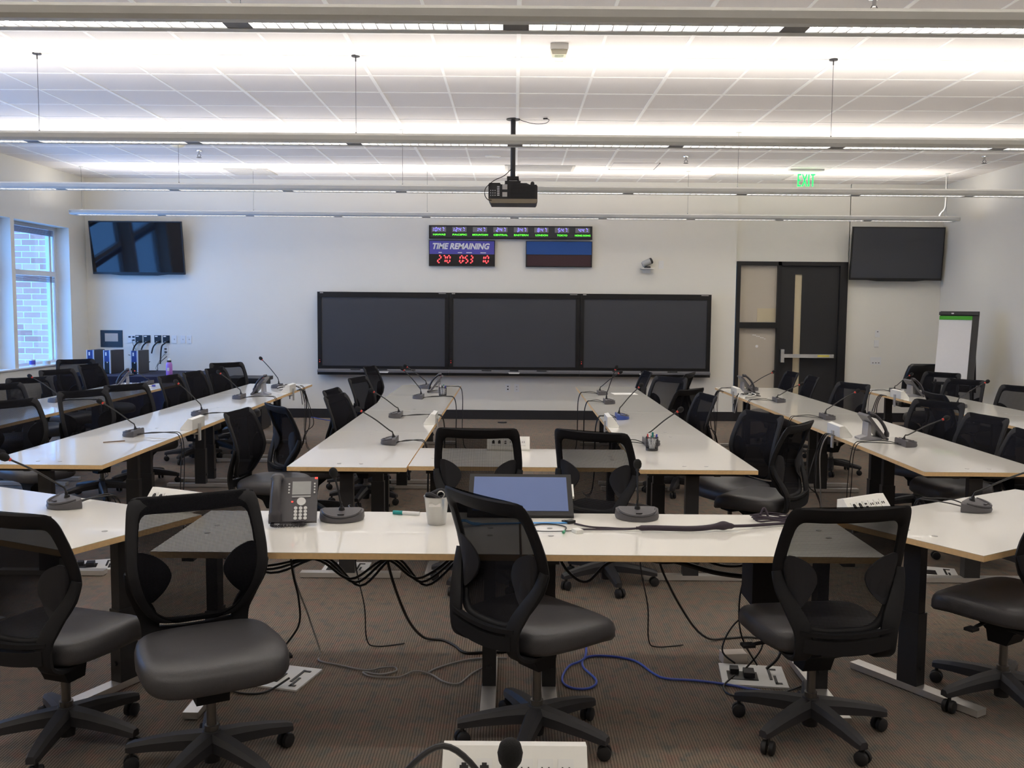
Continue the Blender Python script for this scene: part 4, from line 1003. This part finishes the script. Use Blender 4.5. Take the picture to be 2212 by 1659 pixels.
bm = NB(); cyl(bm, (.234, 4.155, .007), (.228, 4.13, .007), .006, 8); obj('plug', bm, 'green_plug', t)
t = thing('cable_sleeve', 'black woven cable sleeve with two video plugs stretched across the front table', 'cable', (0, 0, ZT))
P = spline([(.56, 4.195, .014), (.64, 4.185, .018), (.78, 4.175, .018), (.86, 4.19, .018), (.92, 4.205, .022), (.965, 4.21, .026), (1.01, 4.225, .020), (1.12, 4.27, .014), (1.25, 4.32, .012), (1.32, 4.345, .011)], 5)
bm = NB(); tube(bm, P, [.007 if i < 2 else (.0125 if i < 14 else (.0125+.008*math.exp(-((i-24)/3.)**2) if i < 30 else .007)) for i in range(len(P))], 10); obj('sleeve', bm, 'sleeve', t)
bm = NB(); tube(bm, spline([(.29, 4.315, .005), (.36, 4.245, .006), (.44, 4.225, .007), (.51, 4.20, .010), (.57, 4.195, .014)], 6), .0042, 6); tube(bm, spline([(.295, 4.195, .006), (.37, 4.20, .006), (.45, 4.205, .006), (.53, 4.19, .010), (.57, 4.195, .014)], 6), .0042, 6); obj('leads', bm, 'sleeve', t)
bm = NB(); box(bm, (.272, 4.34, .008), (.04, .03, .014), .6); box(bm, (.245, 4.352, .008), (.018, .02, .007), .6); bevel(bm, .002, 1); obj('plug', bm, 'rubber', t)
bm = NB(); box(bm, (.293, 4.155, .009), (.034, .045, .016), .5); bevel(bm, .003, 1); obj('plug', bm, 'white_plastic', t)
bm = NB()
for k in range(4):
    tube(bm, [(1.235+(.085+.006*k)*math.cos(a), 4.40+.035*math.sin(a)+.006*k, .011+.006*k+.004*math.sin(3*a+k)) for a in [2*PI*i/26 for i in range(26)]], .004, 6, True)
tube(bm, spline([(1.18, 4.42, .03), (1.20, 4.43, .06), (1.215, 4.41, .02)], 5), .006, 6); obj('coil', bm, 'sleeve', t)

# pen cups, papers
def pen_cup(x, y, label):
    t = thing('pen_cup', label, 'pen cup', (x, y, ZT), 0, 'black wire pen cups')
    bm = NB(); lathe(bm, [(0, .0), (.042, .0), (.044, .004), (.044, .018), (.041, .018), (.041, .003), (0, .003)], 22); lathe(bm, [(.0445, .092), (.0445, .098), (.0415, .098), (.0415, .092), (.0445, .092)], 22, cap=False); obj('rims', bm, 'steel_black', t)
    bm = NB(); n = 22
    for i in range(n):
        a = 2*PI*i/n; q = a+.5
        tube(bm, [(.043*math.cos(a+(q-a)*s), .043*math.sin(a+(q-a)*s), .015+.08*s) for s in (0, .5, 1)], .0008, 4); tube(bm, [(.043*math.cos(a-(q-a)*s), .043*math.sin(a-(q-a)*s), .015+.08*s) for s in (0, .5, 1)], .0008, 4)
    obj('wire_wall', bm, 'steel_black', t, False)
    for k, m in enumerate(['pen_blue', 'pen_green', 'pen_red', 'pen_white', 'vent_grey']):
        a = 1.3*k; q = Vector((.012*math.cos(a), .012*math.sin(a), .006)); p = Vector((.033*math.cos(a), .033*math.sin(a), .115+.01*(k % 2)))
        w = thing('pen', ['blue', 'green', 'red', 'white', 'pale'][k]+'-capped pen standing in the '+['far', 'near'][y < 8]+'er wire pen cup on the '+['left', 'right'][x > 0]+' inner row', 'pen', (x, y, ZT), 0, 'pens standing in the cups')
        bm = NB(); cyl(bm, q, q.lerp(p, .72), .006, 8); obj('barrel', bm, 'pen_white', w)
        bm = NB(); cyl(bm, q.lerp(p, .70), p, .0068, 8); obj('cap', bm, m, w)
pen_cup(.985, 6.62, 'black wire pen cup before the nearest microphone of the right inner row')
pen_cup(-.79, 10.55, 'black wire pen cup on the left inner row, farther away')
bm = NB(); box(bm, (0, 0, .0015), (.28, .21, .002)); o = obj('paper_sheet', bm, 'paper', None, False, loc=(1.30, 10.98, ZT), rz=.1); tag(o, 'white sheet of paper on the right inner row', 'paper')

# cable heap at the far end of the left row and the right row
def heap(name, x, y, s, label, m):
    t = thing(name, label, 'cable', (x, y, ZT)); random.seed(int(abs(x*100+y)))
    for c in range(4):
        P = []
        for i in range(7): P.append((s*random.uniform(-.2, .03) if i < 5 else s*(.02+.04*(i-4)), random.uniform(-.11, .11), random.uniform(.005, .06) if i < 5 else .03-.2*(i-5)))
        bm = NB(); tube(bm, spline(P, 6), .0042, 6); obj('lead', bm, m if c % 2 == 0 else 'cable_black', t)
heap('cable_heap', -2.59, 11.17, 1, 'heap of white and black cables at the far end of the left row', 'cable_white')
heap('cable_heap', 2.60, 10.66, -1, 'heap of cables at the far end of the right row, beside the phone', 'cable_white')

# ------------------------------------------------------------------ left back corner: cloth table with computers
t = thing('draped_table', 'table under a navy black cloth in the back left corner with computers on it', 'table', (-5.35, 13.62, 0))
bm = NB(); x0, x1, y0, y1 = -1.0, .93, -.62, .62; n = 36
per = [(x0+(x1-x0)*i/n, y0) for i in range(n)]+[(x1, y0+(y1-y0)*i/12) for i in range(12)]+[(x1-(x1-x0)*i/n, y1) for i in range(n)]+[(x0, y1-(y1-y0)*i/12) for i in range(12)]
rr = []
for z, amp in ((ZT, 0), (ZT-.02, .004), (.45, .02), (.15, .03), (.012, .035)):
    q = []
    for i, (x, y) in enumerate(per):
        k = amp*math.sin(i*1.35); nx = (-1 if x == x0 else (1 if x == x1 else 0)); ny = (-1 if y == y0 else (1 if y == y1 else 0)); g = .006 if z < ZT else 0
        q.append(bm.verts.new((x+nx*(g+k), y+ny*(g+k*(.3 if ny > 0 else 1)), z)))
    rr.append(q)
for a, b in zip(rr, rr[1:]):
    for j in range(len(per)): bm.faces.new((a[j], b[j], b[(j+1) % len(per)], a[(j+1) % len(per)]))
bm.faces.new(rr[0]); obj('cloth', bm, 'cloth_navy', t, ang=60)
bm = NB()
for x in (x0+.06, x1-.06):
    for y in (y0+.06, y1-.06): box(bm, (x, y, .36), (.04, .04, .70))
obj('legs', bm, 'steel_black', t, False)
def computer(x, y, rz, label):
    t = thing('desktop_computer', label, 'computer', (x, y, ZT), rz, 'desktop computers on the cloth table')
    bm = NB(); box(bm, (0, .19, .172), (.094, .36, .325)); bevel(bm, .004); obj('case', bm, 'pc_side', t)
    bm = NB(); box(bm, (0, .004, .255), (.078, .02, .16)); obj('upper_front', bm, 'pc_front', t, False)
    bm = NB(); box(bm, (0, .004, .09), (.078, .02, .15)); f = obj('lower_front', bm, 'bezel_black', t, False)
    bm = NB()
    for s in (-1, 1): box(bm, (s*.045, .002, .172), (.012, .026, .335))
    obj('side_trim', bm, 'pc_trim', t, False)
    bm = NB(); box(bm, (-.012, -.008, .285), (.02, .004, .05)); box(bm, (.006, -.008, .165), (.016, .004, .018)); obj('badge', bm, 'paper', f, False)
    bm = NB(); prism(bm, [(-.046, 0), (.046, 0), (.04, .012), (-.04, .012)], .03, .34, 'y'); obj('foot', bm, 'rubber', t, False)
computer(-6.06, 13.50, math.radians(0), 'black desktop computer tower, leftmost of three under the touch panel')
computer(-5.80, 13.45, math.radians(-7), 'black desktop computer tower, middle of three, before the cable boxes')
computer(-5.39, 13.40, math.radians(-3), 'black desktop computer tower standing apart on the right of the three')
t = thing('computer_mouse', 'small dark computer mouse before the right computer tower', 'mouse', (-5.36, 13.2, ZT)); bm = NB(); lathe(bm, [(0, 0), (.03, 0), (.034, .012), (.024, .03), (0, .036)], 14); bm.transform(Matrix.Diagonal((1, 1.7, 1, 1))); obj('shell', bm, 'phone_dark', t)
t = thing('computer_cables', 'tangle of thin black cables between the towers and the wall boxes', 'cable', (-5.5, 13.95, ZT))
for k, P in enumerate([[(-.2, 0, .25), (-.05, .1, .18), (.02, .05, .08), (.10, .0, .012)], [(.1, .05, .15), (.0, -.08, .02), (-.08, -.05, .03), (-.2, .1, .02)], [(.30, .2, .22), (.2, .1, .10), (.22, .0, .02), (.12, -.1, .012)], [(.18, .54, .27), (.14, .4, .18), (.13, .2, .05), (.2, .1, .012)], [(-.36, .54, .45), (-.3, .5, .32), (-.1, .3, .2), (.0, .2, .012)]]):
    bm = NB(); tube(bm, spline(P, 8), .005 if k < 3 else .003, 6); obj('lead', bm, 'cable_black', t)
t = thing('water_bottle', 'lilac water bottle with a black and white cap by the cloth table edge', 'bottle', (-4.78, 13.08, ZT))
bm = NB(); lathe(bm, [(0, 0), (.040, 0), (.043, .006), (.043, .165), (.034, .19), (.026, .198), (0, .198)], 22); obj('body', bm, 'bottle_lilac', t)
bm = NB(); lathe(bm, [(0, .198), (.029, .198), (.029, .222), (0, .222)], 18); c = obj('cap', bm, 'bottle_cap', t)
bm = NB(); lathe(bm, [(0, .222), (.022, .222), (.024, .235), (.014, .25), (0, .252)], 14, Matrix.Translation((.006, 0, 0))); obj('cap_knob', bm, 'white_plastic', c)
bm = NB(); box(bm, (0, -.0435, .10), (.03, .003, .045)); bevel(bm, .001, 1); obj('label_mark', bm, 'paper', t, False)
t = thing('crumpled_tissue', 'small white crumpled paper on the cloth table right of the bottle', 'paper', (-4.62, 13.3, ZT)); bm = NB(); bmesh.ops.create_icosphere(bm, subdivisions=2, radius=.045)
random.seed(3)
for v in bm.verts: v.co *= random.uniform(.7, 1.1); v.co.z = max(-.02, v.co.z*.6)+.02
obj('paper', bm, 'paper', t, False)
t = thing('low_cabinet', 'low black cabinet behind the last chair of the left row, by the back wall', 'cabinet', (-3.72, 13.2, 0))
bm = NB(); box(bm, (0, 0, .35), (.50, .5, .66)); box(bm, (0, 0, .01), (.46, .46, .02)); obj('body', bm, 'cabinet_black', t, False)
bm = NB(); box(bm, (0, 0, .705), (.56, .56, .05)); bevel(bm, .006); obj('top', bm, 'cabinet_black', t)
bm = NB(); box(bm, (-.125, -.252, .35), (.235, .012, .6)); box(bm, (.125, -.252, .35), (.235, .012, .6)); obj('doors', bm, 'bezel_black', t, False)
t = thing('mug', 'white mug with a dark band on the window sill', 'mug', (-6.63, 12.98, Z0+.013)); bm = NB(); lathe(bm, [(0, 0), (.038, 0), (.04, .09), (.036, .09), (.034, .008), (0, .008)], 18); obj('body', bm, 'white_plastic', t)
bm = NB(); lathe(bm, [(.0395, .02), (.041, .075), (.0405, .075), (.039, .02), (.0395, .02)], 18, cap=False); obj('band', bm, 'sign_violet', t)
t = thing('tape_roll', 'pale round tin on the window sill beside the mug', 'tin', (-6.60, 13.32, Z0+.013)); bm = NB(); lathe(bm, [(0, 0), (.05, 0), (.05, .05), (0, .052)], 18); obj('body', bm, 'vent_grey', t)

# ------------------------------------------------------------------ right back corner: flip chart, covered chair
t = thing('flip_chart', 'flip chart easel with a white pad and a green strip in the right back corner', 'flip chart', (5.90, 12.62, 0), math.radians(-35))
tl = math.radians(14); Mz = Matrix.Translation((0, -.20, .78)) @ Matrix.Rotation(-tl, 4, 'X')
bm = NB(); box(bm, (.03, .03, .48), (.48, .02, 1.0)); bm.transform(Mz); obj('board', bm, 'bezel_black', t, False)
bm = NB(); box(bm, (-.01, .012, .45), (.40, .012, .92)); bm.transform(Mz); p = obj('paper_pad', bm, 'paper', t, False)
bm = NB(); box(bm, (-.01, .003, .885), (.404, .012, .05)); bm.transform(Mz); obj('green_strip', bm, 'green_strip', p, False)
bm = NB(); box(bm, (.02, .008, .945), (.48, .03, .04)); bevel(bm, .004); bm.transform(Mz); cb = obj('clamp_bar', bm, 'steel_black', t)
bm = NB(); box(bm, (-.05, -.012, .943), (.03, .01, .014)); bm.transform(Mz); obj('clip', bm, 'paper', cb, False)
bm = NB(); box(bm, (.03, -.02, -.01), (.50, .09, .02)); bm.transform(Mz); obj('pen_ledge', bm, 'bezel_black', t, False)
for P in [[(-.18, -.22, .82), (-.26, -.36, .02)], [(.24, -.22, .82), (.32, -.36, .02)]]:
    bm = NB(); tube(bm, [P[0], P[1]], .014, 8); lathe(bm, [(0, 0), (.018, 0), (.018, .03), (0, .03)], 10, Matrix.Translation((P[1][0], P[1][1], 0))); obj('leg', bm, 'steel_black', t)
bm = NB(); prism(bm, [(.06, 1.70), (.08, 1.70), (.40, .62), (.38, .62)], -.16, .22, 'x'); box(bm, (-.12, .43, .33), (.03, .02, .66), rx=math.radians(8)); box(bm, (.18, .43, .33), (.03, .02, .66), rx=math.radians(8)); obj('rear_support', bm, 'bezel_black', t, False)
t = thing('padded_chair', 'black padded leather chair with a broad shiny back, left of the flip chart', 'chair', (5.66, 13.28, 0), math.radians(178))
bm = NB(); rr = []
for z, w, y in [(.40, .20, .19), (.46, .24, .20), (.60, .262, .22), (.75, .26, .25), (.88, .235, .29), (.97, .205, .31), (1.0, .17, .315)]:
    rr.append([bm.verts.new((w*x, y+d, z)) for x, d in ((-1, -.02), (-.85, -.06), (.85, -.06), (1, -.02), (1, .03), (.85, .05), (-.85, .05), (-1, .03))])
for a, b in zip(rr, rr[1:]):
    for j in range(8): bm.faces.new((a[j], a[(j+1) % 8], b[(j+1) % 8], b[j]))
bm.faces.new(rr[0][::-1]); bm.faces.new(rr[-1]); obj('backrest', bm, 'bezel_black', t, ang=70)
bm = NB(); box(bm, (0, -.02, .44), (.50, .48, .10)); bevel(bm, .035, 3); obj('seat', bm, 'bezel_black', t)
bm = NB(); cyl(bm, (0, 0, .08), (0, 0, .40), .03); 
for k in range(5):
    a = 2*PI*k/5; tube(bm, [(0, 0, .10), (.3*math.cos(a), .3*math.sin(a), .06)], [.03, .018], 8)
    lathe(bm, [(0, 0), (.022, .008), (.027, .03), (.02, .05), (0, .055)], 10, Matrix.Translation((.29*math.cos(a), .29*math.sin(a), 0)))
obj('base', bm, 'chair_base', t)

# ------------------------------------------------------------------ floor boxes and cables on the carpet
def floor_box(x, y, rz, label, extra=True):
    t = thing('floor_box', label, 'floor box', (x, y, 0), rz, 'white floor outlet boxes')
    bm = NB(); box(bm, (0, 0, .004), (.30, .26, .008)); bevel(bm, .003, 1); p = obj('plate', bm, 'white_plate', t, False)
    bm = NB()
    for a, b, c, d in [(.08, .02, .012, .14), (.10, .08, .03, .014), (.10, -.05, .012, .10), (.11, -.09, .03, .014), (-.05, -.02, .14, .10)]: box(bm, (a, b, .0095), (c, d, .003))
    obj('slots', bm, 'port_dark', p, False)
    if extra:
        bm = NB()
        box(bm, (-.02, -.01, .022), (.05, .07, .022)); box(bm, (-.085, .02, .022), (.04, .05, .022)); bevel(bm, .005); obj('plugs', bm, 'rubber', t)
floor_box(-1.08, 4.30, math.radians(-15), 'white floor outlet box on the carpet behind the chair that faces the camera')
floor_box(1.15, 4.36, math.radians(-8), 'white floor outlet box full of cables left of the right front chair')
floor_box(-1.10, 6.15, 0, 'white floor outlet box under the nearest table of the left inner row')
floor_box(-2.78, 6.16, .3, 'white floor outlet box under the nearest table of the left row')
floor_box(2.80, 6.16, -.3, 'white floor outlet box under the nearest table of the right row', False)
bm = NB(); box(bm, (1.10, 4.55, .025), (.12, .07, .05), .1); tag(obj('tan_adapter', bm, 'tan_box', None, False), 'small tan adapter block on the carpet just behind the floor box full of cables', 'adapter')
def floor_cable(name, label, pts, r, m, cat='cable'):
    bm = NB(); tube(bm, spline(pts, 7), r, 6); return tag(obj(name, bm, m), label, cat)
z = .007
floor_cable('floor_cable', 'thin grey cable looping across the carpet left of the middle front chair', [(-1.02, 4.45, .69), (-1.06, 4.5, .45), (-1.02, 4.62, .2), (-.96, 4.62, z), (-.94, 4.5, z), (-.83, 4.44, z), (-.69, 4.38, z), (-.62, 4.40, .012), (-.56, 4.42, z), (-.55, 4.37, z), (-.62, 4.33, z), (-.70, 4.36, z), (-.66, 4.31, z), (-.53, 4.30, z), (-.46, 4.36, .012), (-.38, 4.34, z), (-.31, 4.25, z), (-.24, 4.23, z), (-.18, 4.36, z), (-.10, 4.47, z)], .0045, 'cable_grey')
floor_cable('floor_cable', 'short grey cable strand beside the legs under the middle front chair', [(-.39, 4.36, z), (-.35, 4.42, z), (-.24, 4.51, z), (-.13, 4.55, z), (-.02, 4.55, z)], .0045, 'cable_grey')
floor_cable('floor_cable', 'blue network cable looping over the carpet to the right floor box', [(.40, 5.0, z), (.37, 4.57, .012), (.28, 4.45, z), (.24, 4.28, z), (.28, 4.19, z), (.36, 4.19, z), (.40, 4.28, z), (.35, 4.45, z), (.375, 4.57, z), (.48, 4.59, z), (.61, 4.53, z), (.68, 4.37, z), (.73, 4.31, z), (.86, 4.29, z), (.99, 4.25, z), (1.07, 4.21, z), (1.16, 4.16, z), (1.25, 4.05, z)], .0055, 'cable_blue')
floor_cable('floor_cable', 'black cable dropping from the left front table to the carpet by the middle legs', [(-.60, 4.42, .695), (-.59, 4.44, .5), (-.53, 4.62, .2), (-.46, 4.78, .03), (-.36, 4.80, z), (-.29, 4.72, z), (-.23, 4.62, z), (-.12, 4.63, z), (.01, 4.65, z), (.1, 4.75, z)], .007, 'cable_black')
floor_cable('floor_cable', 'long black cable from the right front table across the carpet to the right floor box', [(.70, 4.46, .695), (.72, 4.47, .5), (.88, 4.62, .2), (1.02, 4.80, .03), (1.14, 4.86, z), (1.24, 4.88, z), (1.33, 4.86, z), (1.36, 4.78, z), (1.38, 4.66, z), (1.43, 4.62, z), (1.56, 4.72, z), (1.72, 4.78, z)], .006, 'cable_black')
floor_cable('floor_cable', 'black cable hanging behind the chair that faces the camera down to the left floor box', [(-1.06, 4.40, .695), (-1.04, 4.38, .5), (-1.0, 4.34, .36), (-1.0, 4.33, .24), (-1.08, 4.34, .12), (-1.12, 4.33, .04)], .005, 'cable_black')
floor_cable('floor_cable', 'black cable looping beside the left floor box', [(-1.02, 4.22, .03), (-1.1, 4.12, z), (-1.2, 4.10, z), (-1.28, 4.16, z), (-1.22, 4.26, .012)], .005, 'cable_black')
t = thing('cable_bundle', 'bundle of black cables sagging in loops under the left front table', 'cable', (0, 4.44, 0))
K = [(-1.44, .56), (-1.20, .50), (-.94, .535), (-.77, .44), (-.60, .535), (-.45, .445), (-.28, .55)]
for d in (0, 1, 2):
    bm = NB(); tube(bm, spline([(x+.02*d, .018*d-.02, z0-(.022*d if i % 2 else 0)) for i, (x, z0) in enumerate(K)], 7), .0065, 6); obj('strand', bm, 'cable_black', t)
for x in (-.94, -.60):
    bm = NB(); box(bm, (x+.02, 0, .615), (.02, .05, .16)); obj('strap', bm, 'rubber', t, False)
t = thing('cable_bundle', 'bundle of black cables sagging under the right front table, thicker toward its right end', 'cable', (0, 4.44, 0))
for d, (K, r) in enumerate([([(.20, .60), (.27, .48), (.36, .43), (.46, .52), (.58, .55), (.74, .525), (.90, .56), (1.02, .60)], .007), ([(.60, .56), (.78, .53), (.98, .475), (1.16, .455), (1.26, .47)], .013), ([(.84, .62), (.94, .53), (1.06, .50), (1.20, .52)], .007)]):
    bm = NB(); tube(bm, spline([(x, .02*d, z0) for x, z0 in K], 7), r, 6); obj('strand', bm, 'cable_black', t)
for x in (.58, .93):
    bm = NB(); box(bm, (x, .01, .62), (.02, .05, .15)); obj('strap', bm, 'rubber', t, False)
for P, l in [([(1.08, 4.42, .04), (1.02, 4.44, .10), (1.08, 4.46, .22), (1.20, 4.50, .27), (1.22, 4.46, .12), (1.12, 4.38, .03)], 'black cable arching over the cable filled floor box'),
             ([(1.18, 4.40, .04), (1.10, 4.42, .2), (1.12, 4.48, .42), (1.24, 4.52, .62), (1.26, 4.50, .69)], 'black cable rising from the cable filled floor box to the right front table'),
             ([(1.22, 4.38, .03), (1.30, 4.42, .12), (1.28, 4.5, .4), (1.30, 4.52, .69)], 'thicker black cable rising right of the cable filled floor box'),
             ([(1.05, 4.30, .03), (.98, 4.22, z), (1.0, 4.12, z), (1.12, 4.10, z), (1.24, 4.16, z), (1.35, 4.24, z)], 'black cable curling on the carpet in front of the cable filled floor box')]:
    floor_cable('box_cable', l, P, .007 if 'thicker' in l else .0045, 'cable_black')
floor_cable('wall_cable', 'thin blue cable hanging between the far ends of the left row and left inner row', [(-2.60, 12.1, .30), (-2.3, 12.4, .22), (-1.95, 12.45, .36), (-1.62, 12.4, .52), (-1.25, 12.1, .62)], .006, 'cable_blue')
for x, y, s, l in [(-2.50, 11.0, 1, 'black cables hanging off the far end of the left row'), (2.50, 11.3, -1, 'dark cable hanging off the far end of the right row'), (2.52, 7.42, -1, 'grey cables hanging from the power box of the right row'), (4.30, 10.9, -1, 'dark cable hanging off the row by the right wall')]:
    t = thing('hanging_cables', l, 'cable', (x, y, 0))
    for k in range(3):
        bm = NB(); tube(bm, spline([(-.03*s, .04*k, .745), (.04*s, .04*k-.02, .74), (.08*s, .05*k, .6), (.07*s+.04*k*s, .03*k, .35), (.02*s, .05*k+.1, .12+.05*k), (-.05*s, .05*k+.2, .02)], 6), .005, 6); obj('lead', bm, 'cable_grey' if (k == 0 and 'grey' in l) else 'cable_black', t)
t = thing('computer_case_hanger', 'black box hung under the right front table beside the right front chair', 'box', (1.17, 4.30, 0))
bm = NB(); box(bm, (0, .02, .485), (.14, .2, .2)); bevel(bm, .006); obj('box', bm, 'rubber', t)
bm = NB(); box(bm, (0, .02, .626), (.10, .03, .084)); obj('strap', bm, 'steel_black', t, False)
t = thing('cable_coil', 'small coil of black cable hanging under the angled left end table', 'cable', (-1.88, 4.5, 0))
for k in range(3):
    bm = NB(); tube(bm, [(.045*math.cos(a), .02*k, .62+.05*math.sin(a)+.006*math.sin(3*a+k)) for a in [2*PI*i/20 for i in range(20)]], .005, 6, True); obj('turn', bm, 'cable_black', t)
bm = NB(); box(bm, (0, .02, .68), (.015, .05, .03)); obj('strap', bm, 'rubber', t, False)
t = thing('floor_disc', 'round dark floor outlet on the carpet before the back wall', 'floor outlet', (-.16, 14.1, 0)); bm = NB(); lathe(bm, [(0, 0), (.07, 0), (.07, .01), (0, .012)], 20); obj('cover', bm, 'rubber', t)

# ------------------------------------------------------------------ camera, daylight
cam = bpy.data.cameras.new('camera'); co = bpy.data.objects.new('camera', cam); COL.objects.link(co)
f, pitch, yaw, roll = 2039., .0820, -.0012, .0080
cam.sensor_fit = 'HORIZONTAL'; cam.sensor_width = 36; cam.lens = f/2212*36; cam.clip_end = 200
w = Vector((math.sin(yaw)*math.cos(pitch), math.cos(yaw)*math.cos(pitch), -math.sin(pitch))); r = Vector((math.cos(yaw), -math.sin(yaw), 0)); u = r.cross(w)
r2 = r*math.cos(roll)+u*math.sin(roll); u2 = u*math.cos(roll)-r*math.sin(roll)
co.matrix_world = Matrix(((r2.x, u2.x, -w.x, 0), (r2.y, u2.y, -w.y, 0), (r2.z, u2.z, -w.z, 1.744), (0, 0, 0, 1)))
S.camera = co
W = bpy.data.worlds.new('daylight'); S.world = W; W.use_nodes = True
bg = W.node_tree.nodes['Background']; bg.inputs['Color'].default_value = (.18, .46, 1, 1); bg.inputs['Strength'].default_value = 6
S.view_settings.view_transform = 'Standard'; S.view_settings.look = 'None'; S.view_settings.exposure = .62; S.view_settings.gamma = 1; S.view_settings.use_curve_mapping = False
S.cycles.max_bounces = 10; S.cycles.diffuse_bounces = 5; S.cycles.glossy_bounces = 4; S.cycles.transparent_max_bounces = 24; S.cycles.use_denoising = True
S.cycles.sample_clamp_indirect = 6; S.cycles.caustics_reflective = False; S.cycles.caustics_refractive = False
